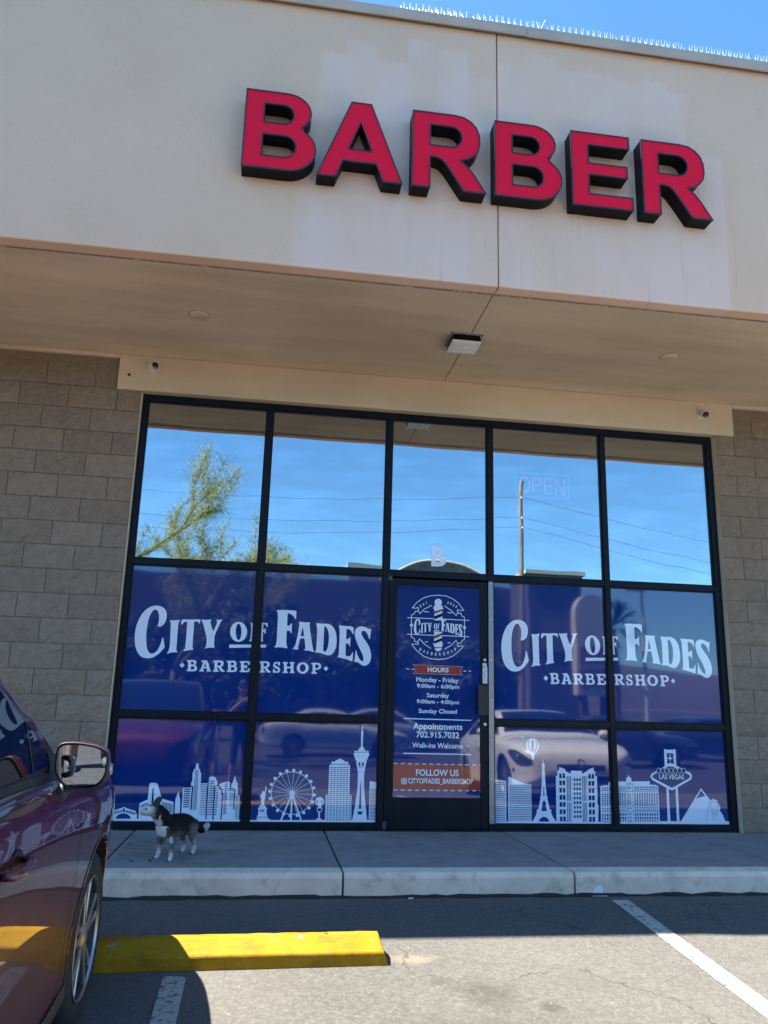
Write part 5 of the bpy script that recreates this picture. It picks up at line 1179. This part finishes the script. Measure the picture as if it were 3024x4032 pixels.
def mirror(sx):
    Mr = bpy.data.objects.new('door_mirror', None); COL.objects.link(Mr); Mr.parent = RC; Mr.location = (sx*.93, -.72, 1.10); Mr.scale = (.86, .90, .88)
    shape = [(-.098, .070), (-.080, .088), (-.02, .090), (.055, .078), (.092, .058), (.100, .035), (.098, -.02), (.085, -.058), (.06, -.080), (.0, -.083), (-.045, -.080), (-.075, -.055), (-.102, -.01)]
    def ringp(k, dy, dx=0, dz=0): return [(sx*(p[0]*k+dx), dy, p[1]*k+dz) for p in smooth(shape, 2)]
    sh = MB(); rings = [ringp(.97, -.028), ringp(1.0, -.020), ringp(1.0, .0), ringp(.97, .03), ringp(.85, .065, -.006), ringp(.6, .09, -.012), ringp(.25, .10, -.015)]; n = len(rings[0])
    for r_ in rings: sh.v += r_
    for i in range(len(rings)-1): sh.f += [[i*n+k, i*n+(k+1) % n, (i+1)*n+(k+1) % n, (i+1)*n+k] for k in range(n)]
    sh.f.append(list(range((len(rings)-1)*n, len(rings)*n))); sh.m = [0]*len(sh.f); S_ = sh.build('mirror_shell', redp, Mr, True)
    bz = MB(); r0, r1, r2 = ringp(1.004, -.024), ringp(.985, -.034), ringp(.90, -.030); bz.v = r0+r1+r2; bz.f = [[i*n+k, i*n+(k+1) % n, (i+1)*n+(k+1) % n, (i+1)*n+k] for i in (0, 1) for k in range(n)]; bz.m = [0]*len(bz.f); bz.build('mirror_bezel', BLKP, Mr, True)
    gl = MB(); g_ = ringp(.90, -.030); gl.v = [(p[0], -.026+.125*sx*p[0]-.09*p[2], p[2]) for p in g_+[(0, 0, 0)]]; gl.f = [[k, (k+1) % n, n] for k in range(n)]; gl.m = [0]*n
    o = gl.build('mirror_glass', M('mirror_silver', (.30, .34, .42), .01, .01, 2, metal=1.0), Mr); 
    for v in o.data.vertices: v.co.y += -.0
    ar = MB(); ar.tube([(-sx*.055, .02, -.075), (-sx*.08, .01, -.11), (-sx*.115, 0.0, -.135)], [.030, .026, .022], 10); ar.build('mirror_arm', BLKP, Mr, True)
    tl = MB(); tl.lathe([(0, .010), (.012, .008), (.017, 0), (.014, -.006)], (sx*.100, .012, -.012), (sx, -.1, 0), 14); tl.v = [(v[0], v[1]*1.0, v[2]*1.5+.006) for v in tl.v]; tl.build('turn_signal', HLG, Mr, True)
mirror(1); mirror(-1)
car.sidepatch('mirror_sail', [(-.50, 1.065), (-.60, 1.165), (-.62, 1.08), (-.63, 1.06)], BLKP, .008)
for sx in (1, -1):                                    # lamps
    h = MB(); 
    for y, z0, z1 in ((.50, .80, .84), (.62, .74, .83), (.74, .70, .80), (.83, .66, .74)): x = car.side(y, (z0+z1)/2); h.v += [(sx*(x*.985+.012), y, z0), (sx*(x*.96+.012), y, z1)]
    h.f = [[2*i, 2*i+1, 2*i+3, 2*i+2] for i in range(3)]; h.m = [0]*3; h.build('headlight', HLG, RC, True)
    t = MB(); t.box(*sorted((sx*.60, sx*.80)), -3.45, -3.36, .88, 1.06); o = t.build('tail_light', TLR, RC); bevel(o, .02)
g = MB(); g.box(-.42, .42, .80, .895, .52, .66); o = g.build('grille', BLKP, RC); bevel(o, .01)
pl_ = MB(); pl_.box(-.16, .16, -3.545, -3.525, .62, .76); pl_.build('number_plate', MAT['whiteplastic'], RC)

# --- simple but whole cars for the lot behind the camera
def sedan(name, loc, rz, color, label, scale=1.0, coupe=False, group=None, rx=0.0):
    rt = empty(name, loc, label, 'car', group, rz=rz); rt.rotation_euler = (rx, 0, rz); rt.scale = (scale,)*3
    body = sorted([(.88, .42, .58, .50, .60), (.84, .32, .66, .66, .70), (.72, .25, .72, .79, .79), (.5, .22, .77, .86, .87), (.2, .21, .82, .895, .92), (-.3, .21, .87, .91, .96), (-.8, .21, .92, .912, .99), (-1.8, .22, .95, .91, 1.0), (-2.6, .23, .97, .895, 1.03), (-3.2, .27, .97, .86, 1.02), (-3.6, .34, .93, .78, .97), (-3.78, .46, .85, .66, .88)])
    roof = sorted([(-.35, .95), (-.55, 1.04), (-.95, 1.25), (-1.3, 1.37), (-1.7, 1.41), (-2.2, 1.39), (-2.7, 1.26), (-3.1, 1.08), (-3.25, 1.0)])
    c = Car(rt, body, roof, (.92, .82, .42), 2.75, carpaint('paint_'+name, color, .1), .325, .865, .375); c.shell(); c.house(); c.wheels(7, .225)
    c.sidepatch('side_window', [(-.62, .985), (-.95, 1.17), (-1.25, 1.285), (-1.6, 1.335), (-1.6, 1.0)], CG); c.sidepatch('side_window', [(-1.67, 1.0), (-1.67, 1.337), (-2.1, 1.33), (-2.55, 1.23), (-2.85, 1.08), (-2.8, 1.02)], CG)
    c.toppatch('windscreen', (-.48, -1.24), .07, CG); c.toppatch('rear_screen', (-2.45, -3.08), .10, CG)
    c.seam([(-.50, .86), (-.50, .6), (-.55, .3)], .008); c.seam([(-1.63, .94), (-1.63, .6), (-1.58, .3)], .008); c.seam([(-2.55, .95), (-2.5, .75), (-2.33, .5), (-2.25, .3)], .008)
    for sx in (1, -1):
        h = MB()
        tabs = [(.30, .715, .735), (.40, .66, .745), (.50, .60, .742), (.60, .555, .725), (.69, .535, .695), (.77, .535, .655), (.83, .55, .60)]
        for y, z0, z1 in tabs:
            for k in range(5):
                z = z0+(z1-z0)*k/4; zs_ = interp(body, y)[1]; h.v.append((sx*(c.side(y, min(z, zs_-.004))+.007), y+.004, z))
        h.f = [[5*i+k, 5*i+k+1, 5*i+k+6, 5*i+k+5] for i in range(6) for k in range(4)]; h.m = [0]*len(h.f); hl = h.build('headlight', M('headlamp_dark', (.05, .055, .06), .04, .4, 25, ior=1.6), rt, True)
        b = MB(); b.lathe([(0, .02), (.03, .015), (.04, 0), (.03, -.02)], (sx*(c.side(.62, .65)+.002), .63, .64), (sx*.8, .7, .2), 16); b.build('lamp_bowl', CHR, hl, True)
        t = MB(); t.box(*sorted((sx*.50, sx*.76)), -3.74, -3.62, .74, .88); o = t.build('tail_light', TLR, rt); bevel(o, .02)
        mr = MB(); mr.lathe([(0, .075), (.05, .07), (.068, .03), (.07, -.02), (.06, -.04)], (sx*1.0, -.72, 1.02), (0, 1, 0), 18); mr.v = [(v[0]*1.0+(v[0]-sx*1.0)*.5, v[1], v[2]) for v in mr.v]; mr.build('door_mirror', c.paint, rt, True)
        ar = MB(); ar.tube([(sx*.82, -.70, .965), (sx*.95, -.72, .99)], .018, 8); ar.build('mirror_arm', c.paint, rt)
        sm = MB(); sm.box(*sorted((sx*(c.side(.45, .48)-.01), sx*(c.side(.45, .48)+.006))), .40, .50, .46, .50); sm.build('side_marker', TLR, rt)
        for hy in (-1.45, -2.35):
            gp = MB(); x = c.side(hy, .80); gp.tube([(sx*(x+.002), hy+.09, .80), (sx*(x+.03), hy+.06, .80), (sx*(x+.03), hy-.06, .80), (sx*(x+.002), hy-.09, .80)], .012, 8); gp.build('door_handle', c.paint, rt, True)
    # grille with horizontal bars
    g = MB(); gw_ = .40
    g.add([(-gw_, .835, .640), (gw_, .835, .640), (gw_*.82, .905, .475), (-gw_*.82, .905, .475), (-gw_, .70, .640), (gw_, .70, .640), (gw_*.82, .70, .475), (-gw_*.82, .70, .475)], [(0, 1, 2, 3), (0, 4, 5, 1), (1, 5, 6, 2), (2, 6, 7, 3), (3, 7, 4, 0)])
    G_ = g.build('grille', BLKP, rt)
    for k in range(4):
        z = .618-.036*k; b = MB(); w_ = gw_*(1-.18*(k+.6)/4.4)-.02; y_ = .846+.0155*(k+.25); b.box(-w_, w_, y_, y_+.012, z-.006, z+.006); b.build('grille_bar', CHR, G_)
    e = MB(); e.lathe([(.048, .004), (.056, .008), (.064, .004), (.056, 0), (.048, .004)], (0, .895, .565), (0, 1, .4), 24); e.build('grille_ring', CHR, G_, True)
    bi = MB(); bi.box(-.52, .52, .70, .885, .30, .40); o = bi.build('bumper_intake', BLKP, rt); bevel(o, .02)
    return rt
# ------------------------------------------------------------------

# ------------------------------------------------------------------ the rest of the lot, mirrored in the glass
sedan('white_sedan', (3.45, -5.0, gz(-5.0)), R(2), (.92, .91, .87), 'pearl white sedan parked nose-in facing the storefront', 1.0, rx=math.atan(SLOPE))
sedan('silver_sedan', (2.75, -19.6, gz(-19)), R(-90), (.42, .44, .46), 'silver sedan parked broadside on the far side of the lot', 1.02, group='cars across the lot')
sedan('grey_sedan', (5.0, -23.2, gz(-23)), R(-90), (.30, .32, .35), 'grey sedan parked behind the silver one', 1.05, group='cars across the lot')
sedan('black_sedan', (11.5, -17.5, gz(-17)), R(-75), (.02, .022, .026), 'black sedan standing near the pylon sign', 1.05, group='cars across the lot')
sedan('blue_sedan', (16.5, -21.0, gz(-21)), R(-95), (.03, .045, .09), 'dark blue sedan standing near the palm', 1.05, group='cars across the lot')

# strip mall across the lot with an arched parapet
G0 = gz(-40)
SM = empty('strip_mall', (0, -46, G0), 'long beige strip mall with an arched parapet across the lot', 'building')
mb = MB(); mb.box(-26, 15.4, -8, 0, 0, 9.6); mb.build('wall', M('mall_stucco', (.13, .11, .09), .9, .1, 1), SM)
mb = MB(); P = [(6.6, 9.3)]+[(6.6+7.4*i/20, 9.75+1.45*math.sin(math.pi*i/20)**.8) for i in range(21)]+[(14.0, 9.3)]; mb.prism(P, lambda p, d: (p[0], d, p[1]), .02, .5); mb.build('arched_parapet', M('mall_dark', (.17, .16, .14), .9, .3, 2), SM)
mb = MB(); arc_ = P[1:-1]; mb.tube([(p[0], .52, p[1]) for p in arc_], .10, 6); mb.build('arch_cornice', M('mall_cream', (.55, .50, .42), .8), SM)
mb = MB(); mb.box(4.2, 6.4, -3, -.5, 9.6, 10.9); mb.build('rooftop_unit', M('rooftop_grey', (.33, .36, .35), .7), SM)
mb = MB(); mb.box(-26, 15.4, .02, 2.2, 3.2, 3.6); mb.build('canopy', M('mall_brown', (.16, .10, .07), .8), SM)
for i in range(13):
    mb = MB(); x = -24+3*i; mb.box(x, x+2.4, -.05, .05, .1, 2.9); w_ = mb.build('shop_window', CG, SM)
    mb = MB(); mb.box(x-.08, x, -.06, .08, 0, 3.0); mb.box(x+2.4, x+2.48, -.06, .08, 0, 3.0); mb.build('window_frame', MAT['frame'], w_)
TB = empty('corner_tower', (17.2, -42, G0), 'square beige tower block at the end of the strip mall', 'building')
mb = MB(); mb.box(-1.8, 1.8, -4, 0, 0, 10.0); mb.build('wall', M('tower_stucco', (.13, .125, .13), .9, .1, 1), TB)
mb = MB(); mb.box(-1.95, 1.95, -4.15, .15, 10.0, 10.25); mb.build('cornice', M('mall_cream', (.55, .50, .42), .8), TB)
mb = MB(); mb.box(-1.0, 1.0, .01, .06, 5.2, 7.2); mb.build('panel', M('tower_panel', (.20, .19, .19), .8), TB)

# pylon sign, light pole, utility pole with wires
PY = empty('pylon_sign', (12.4, -25, G0), 'tall cream pylon sign with a rounded top in the lot', 'sign')
mb = MB(); mb.prism([(-.75, 2.2), (.75, 2.2), (.75, 5.6)]+[(.75*math.cos(R(a)), 5.6+.75*math.sin(R(a))) for a in range(15, 180, 15)]+[(-.75, 5.6)], lambda p, d: (p[0], d, p[1]), -.25, .25); mb.build('cabinet', M('pylon_cream', (.62, .57, .47), .5, .06, 2), PY)
for x in (-.6, .3): mb = MB(); mb.box(x, x+.3, -.12, .12, 0, 2.2); mb.build('post', M('pylon_brown', (.12, .07, .05), .7), PY)
for z0, z1 in ((2.5, 3.3), (3.5, 4.2)): mb = MB(); mb.box(-.62, .62, .252, .27, z0, z1); mb.build('tenant_panel', M('pylon_panel', (.30, .12, .09), .5, .3, 3), PY)
LP = empty('light_pole', (17.2, -30, G0), 'white steel light pole beyond the palm', 'light pole')
mb = MB(); mb.tube([(0, 0, 0), (0, 0, 7.5)], [.11, .08], 12); mb.build('pole', M('pole_white', (.6, .6, .57), .5), LP); mb = MB(); mb.box(-.9, .2, -.15, .15, 7.4, 7.55); mb.build('lamp_head', MAT['greyplate'], LP)
mb = MB(); mb.lathe([(.3, 0), (.3, .7), (.26, .75), (0, .75)], (0, 0, 0), (0, 0, 1), 16); mb.build('concrete_base', MAT['kerb'], LP)
UP = empty('utility_pole', (13.7, -38, G0), 'bare wooden utility pole carrying wires behind the lot', 'utility pole')
mb = MB(); mb.tube([(-.2, 0, 0), (-.05, 0, 8), (0, 0, 15.0)], [.20, .17, .12], 12); mb.build('pole', M('weathered_wood', (.30, .25, .20), .9, .2, 8), UP)
mb = MB()
for z in (14.0, 12.75, 12.1): mb.lathe([(0, .12), (.05, .10), (.07, 0), (.05, -.04)], (0, .18, z), (0, 0, 1), 10)
mb.build('insulators', MAT['whiteplastic'], UP)
for z, sag, lab in ((14.1, 1.5, 'uppermost power line strung from the utility pole'), (12.85, 1.7, 'middle power line strung from the utility pole'), (12.2, 1.8, 'lowest power line strung from the utility pole')):
    mb = MB()
    for s_ in (-1, 1):
        pts = [(13.7+s_*46*i/24, -37.82-(0 if s_ < 0 else 6*i/24), G0+z+(1.0 if s_ < 0 else -2.2)*(i/24)-sag*4*(i/24)*(1-i/24)) for i in range(25)]
        mb.tube(pts, .008, 5)
    tag(mb.build('power_line', MAT['dark']), lab, 'power line', 'power lines of the utility pole')
for x, y in ((-2.2, -47.3), (-.2, -47.3)):
    mb = MB(); mb.tube([(0, 0, 0), (0, 0, 2.4)], .05, 6); o = mb.build('roof_mast', MAT['greyplate']); o.location = (x, y, G0+9.6); tag(o, 'thin steel mast on the strip mall roof, ' + ('nearer its bare end' if x < -1 else 'nearer its arched parapet'), 'mast', 'pair of roof masts')

# distant hills
hl = MB(); rr = np.random.RandomState(5); n = 80
for i in range(n+1):
    t = i/n; x = -1400+2800*t; z = 20+38*abs(math.sin(3.1*t+.4))+26*abs(math.sin(9.7*t+1.3))+10*rr.rand()
    hl.v += [(x, -1180, -2), (x, -1260, z), (x, -1420, z*.6)]
hl.f = [[3*i+k, 3*i+k+1, 3*i+k+4, 3*i+k+3] for i in range(n) for k in (0, 1)]; hl.m = [0]*len(hl.f); structure(hl.build('hills', M('hill_rock', (.075, .075, .085), .95, .2, .01), smooth=True))

# palo verde: fine hanging green twigs on crooked limbs
def palo_verde(loc, h, seed, label, lean=.2):
    rt = empty('palo_verde_tree', loc, label, 'tree', 'trees in the parking island'); rn = random.Random(seed); tr = MB(); lf = MB(); tips = []
    def grow(p, d, L, r, depth):
        pts = [p]; rad = [r]; n = 5
        for i in range(n):
            d = (d+Vector((rn.uniform(-.25, .25), rn.uniform(-.25, .25), rn.uniform(-.05, .22)))).normalized(); pts.append(pts[-1]+d*L/n); rad.append(r*(1-.45*(i+1)/n))
        tr.tube(pts, rad, 6 if depth < 2 else 4)
        if depth >= 4: tips.extend((q, d) for q in pts[1:]); return
        if depth >= 2: tips.extend((q, d) for q in pts[2:])
        for k in range(rn.choice((2, 3)) if depth else 4):
            a = rn.uniform(0, 6.283); sp = rn.uniform(.35, .85); o = d.orthogonal().normalized(); q = Quaternion(d, a) @ o
            grow(pts[-1-rn.choice((0, 0, 1, 2))], (d+q*sp).normalized(), L*rn.uniform(.66, .84), rad[-1]*.8, depth+1)
    grow(Vector((0, 0, 0)), Vector((lean, 0, 1)).normalized(), h*.38, h*.02, 0)
    for p, d in tips:
        for k in range(24):
            v = (d*.5+Vector((rn.uniform(-1, 1), rn.uniform(-1, 1), rn.uniform(-.4, 1.1)))).normalized(); L = rn.choice((.12, .2, .3, .45, .7))*rn.uniform(.7, 1.2); mid = p+v*L*.55; end = mid+(v*.5+Vector((0, 0, -.75))).normalized()*L*.5
            s_ = v.cross(Vector((rn.uniform(-1, 1), rn.uniform(-1, 1), .3))); s_ = s_.normalized()*.0045 if s_.length > 1e-4 else Vector((.005, 0, 0))
            lf.add([p-s_*.6, p+s_*.6, mid+s_, mid-s_, end], [(0, 1, 2, 3), (3, 2, 4)])
            for j in range(3):
                b = p+(end-p)*rn.uniform(.2, 1); w = Vector((rn.uniform(-1, 1), rn.uniform(-1, 1), rn.uniform(-.6, .6))).normalized()*rn.uniform(.03, .09); lf.add([b, b+w+s_*.8, b+w*1.5-s_*.4], [(0, 1, 2)])
    tr.build('trunk', M('palo_bark', (.15, .145, .06), .85, .25, 6), rt, True); c = lf.build('crown', M('palo_leaf', (.36, .37, .10), .7, .35, 3), rt, fix=False); return rt
palo_verde((-5.4, -14.2, gz(-14)), 9.0, 12, 'tall palo verde tree with bare crooked limbs', .16)
palo_verde((-3.3, -15.6, gz(-14)), 6.6, 31, 'lower bushy palo verde tree beside the tall one', .10)
# dense dark shade trees along the far edge of the lot
def dense_tree(loc, h, seed, label):
    rt = empty('shade_tree', loc, label, 'tree', 'shade trees along the far edge of the lot'); rn = random.Random(seed); tr = MB(); lf = MB()
    tr.tube([(0, 0, 0), (.1, .05, h*.3), (0, 0, h*.6)], [.22, .17, .08], 8); cl = []
    for k in range(24):
        a = rn.uniform(0, 6.283); r = rn.uniform(.2, 1)*h*.42; c = Vector((r*math.cos(a), r*math.sin(a)*.8, h*rn.uniform(.36, .86))); cl.append((c, h*rn.uniform(.12, .2))); tr.tube([(0, 0, h*.3), c], [.07, .02], 5)
    for c, s in cl:
        for k in range(170):
            d = Vector((rn.gauss(0, 1), rn.gauss(0, 1), rn.gauss(0, .8))).normalized(); p = c+d*s*rn.uniform(.5, 1.1); u = Vector((rn.uniform(-1, 1), rn.uniform(-1, 1), rn.uniform(-1, 1))).normalized(); w = d.cross(u); w = w.normalized()*.09 if w.length > 1e-3 else Vector((.09, 0, 0)); lf.add([p-w, p+u*.13, p+w, p-u*.13], [(0, 1, 2, 3)])
    tr.build('trunk', MAT['bark'], rt); lf.build('crown', M('shade_leaf', (.035, .055, .018), .7, .35, 2), rt, fix=False)
for i, (x, y, h) in enumerate(((-11.5, -27, 6.3), (-6.6, -26, 5.6), (-1.8, -28, 6.0), (3.2, -29, 5.4), (8.4, -31, 5.0))):
    dense_tree((x, y, G0), h, 60+i, ('dense dark shade tree, tallest of the far row', 'dense dark shade tree next to the tallest one', 'dense dark shade tree in the middle of the far row', 'dense dark shade tree behind the silver sedan', 'lowest dense shade tree of the far row, towards the pylon sign')[i])
# palm
PM = empty('fan_palm', (16.0, -31, G0), 'shaggy fan palm behind the pylon sign', 'palm tree')
mb = MB(); mb.tube([(0, 0, 0), (.1, 0, 3), (.05, 0, 5.6)], [.28, .22, .20], 12); mb.build('trunk', MAT['bark'], PM)
mb = MB(); rn = random.Random(8)
for k in range(60):
    a = rn.uniform(0, 6.283); el = rn.uniform(-.9, 1.2); d = Vector((math.cos(a)*math.cos(el), math.sin(a)*math.cos(el), math.sin(el))); b = Vector((.05, 0, 5.7)); m1 = b+d*.9
    for j in range(9):
        w = (d+Vector((rn.uniform(-.5, .5), rn.uniform(-.5, .5), rn.uniform(-.5, .3)))).normalized(); e = m1+w*.8+Vector((0, 0, -.25)); s_ = w.cross(Vector((0, 0, 1))); s_ = (s_.normalized() if s_.length > 1e-3 else Vector((1, 0, 0)))*.05
        mb.add([b, m1-s_, e, m1+s_], [(0, 1, 2, 3)])
mb.build('crown', M('palm_leaf', (.035, .06, .02), .7, .3, 3), PM, fix=False)

# ------------------------------------------------------------------ the person taking the picture, beside and behind the lens
PO = Vector((-1.40, -7.22, gz(-7.22))); GZ = PO.z
def pj(x, y, z, r): return (x-PO.x, y-PO.y, z-GZ, r)
J = [pj(-1.40, -7.22, .42, (.145, .11)), pj(-1.40, -7.22, .62, (.135, .105)), pj(-1.40, -7.21, .84, (.16, .115)), pj(-1.40, -7.22, .985, (.12, .085)), pj(-1.40, -7.21, 1.06, (.055, .055)), pj(-1.395, -7.19, 1.12, (.055, .062)), pj(-1.39, -7.17, 1.20, (.072, .088)), pj(-1.39, -7.18, 1.275, (.062, .075)),
     # arm holding the phone, elbow out
     pj(-1.58, -7.21, .955, .056), pj(-1.635, -7.14, .72, .044), pj(-1.52, -7.03, .86, .037), pj(-1.39, -6.985, .985, .028),
     # hanging arm
     pj(-1.22, -7.22, .955, .056), pj(-1.15, -7.24, .68, .043), pj(-1.14, -7.18, .44, .030),
     # legs
     pj(-1.48, -7.22, .36, .085), pj(-1.50, -7.21, -.02, .062), pj(-1.51, -7.24, -.38, .040), pj(-1.51, -7.24, -.44, .040), pj(-1.52, -7.12, -.455, .034),
     pj(-1.32, -7.22, .36, .085), pj(-1.29, -7.21, -.02, .062), pj(-1.28, -7.24, -.38, .040), pj(-1.28, -7.24, -.44, .040), pj(-1.27, -7.12, -.455, .034)]
Eg = [(0, 1), (1, 2), (2, 3), (3, 4), (4, 5), (5, 6), (6, 7), (3, 8), (8, 9), (9, 10), (10, 11), (3, 12), (12, 13), (13, 14), (0, 15), (15, 16), (16, 17), (17, 18), (18, 19), (0, 20), (20, 21), (21, 22), (22, 23), (23, 24)]
skinm = M('skin_tone', (.46, .27, .18), .5, .08, 20); tee = M('navy_tee', (.012, .016, .035), .9, .2, 20); shorts = M('dark_shorts', (.018, .02, .026), .9, .2, 20); shoe = M('grey_shoe', (.16, .16, .16), .7)
def pm(c):
    z = c.z+GZ; x = c.x+PO.x
    if z < -.40: return 3
    if z < -.06: return 0
    if z < .45 and abs(x+1.40) < .2: return 2
    if z > 1.035: return 0
    if x < -1.615 and z < .80 or (x > -1.60 and c.y+PO.y > -7.09 and z > .5): return 0
    if x > -1.205 and z < .70: return 0
    return 1
PER = empty('person', tuple(PO), 'person in navy tee and dark shorts raising a phone to the chin', 'person')
skin('figure', J, Eg, 0, 2, [skinm, tee, shorts, shoe], PER, pm)
hm = MB(); hm.lathe([(0, .085), (.045, .075), (.072, .045), (.08, .01), (.078, -.03), (.066, -.05)], (.008, .028, 1.275-GZ-.015), (0, -.35, 1), 20); hm.build('hair', M('dark_hair', (.02, .014, .010), .6, .3, 60, .5, 200), PER, True)
mb = MB()
for s_ in (-1, 1): mb.lathe([(0, .012), (.020, .009), (.026, 0)], (.010+s_*.030, .137, 1.222-GZ), (0, 1, 0), 14)
mb.box(-.075, .092, .118, .126, 1.232-GZ, 1.238-GZ); mb.build('sunglasses', MAT['lens'], PER, True)
mb = MB(); mb.lathe([(0, .030), (.012, .020), (.018, 0)], (.010, .120, 1.185-GZ), (0, 1, -.25), 10); mb.build('nose', skinm, PER, True)
for s_ in (-1, 1):
    mb = MB(); mb.lathe([(0, .010), (.018, .008), (.024, 0), (.016, -.008)], (.010+s_*.078, .035, 1.20-GZ), (s_, .2, 0), 12); mb.build('ear', skinm, PER, True)
# the raised hand: palm and five fingers round the phone's edge
pc = Vector((-1.345, -6.985, 1.015))-PO; hand = MB()
hand.tube([Vector((-1.395, -6.985, .98))-PO, pc], [.027, .034], 10)
for k in range(4):
    b = pc+Vector((.012, .004, .030-.020*k)); L_ = (.050, .056, .052, .042)[k]
    hand.tube([b, b+Vector((L_*.6, .016, .004)), b+Vector((L_*1.05, .022, -.002)), b+Vector((L_*1.25, .010, -.006))], [.0095, .0088, .008, .0065], 8)
hand.tube([pc+Vector((-.005, -.01, -.022)), pc+Vector((.03, -.028, .010)), pc+Vector((.055, -.026, .034))], [.012, .010, .008], 8)
hand.build('raised_hand', skinm, PER, True)
h2 = MB(); b0 = Vector((-1.14, -7.18, .44))-PO; h2.tube([b0, b0+Vector((.0, .015, -.085))], [.030, .034], 10)
for k in range(4): h2.tube([b0+Vector((-.01, .035-.02*k, -.085)), b0+Vector((-.014, .038-.02*k, -.125)), b0+Vector((-.024, .036-.02*k, -.155+.008*abs(k-1))) ], [.0095, .0085, .0065], 8)
h2.tube([b0+Vector((-.015, .035, -.03)), b0+Vector((-.032, .055, -.065)), b0+Vector((-.034, .056, -.09))], [.012, .010, .008], 8); h2.build('lowered_hand', skinm, PER, True)
ph = MB(); ph.box(-.036, .036, -.004, .004, -.074, .074); o = ph.build('phone', MAT['lens']); bevel(o, .006); o.location = (-1.295, -6.985, 1.02); tag(o, 'black phone held upright in the raised hand', 'phone')
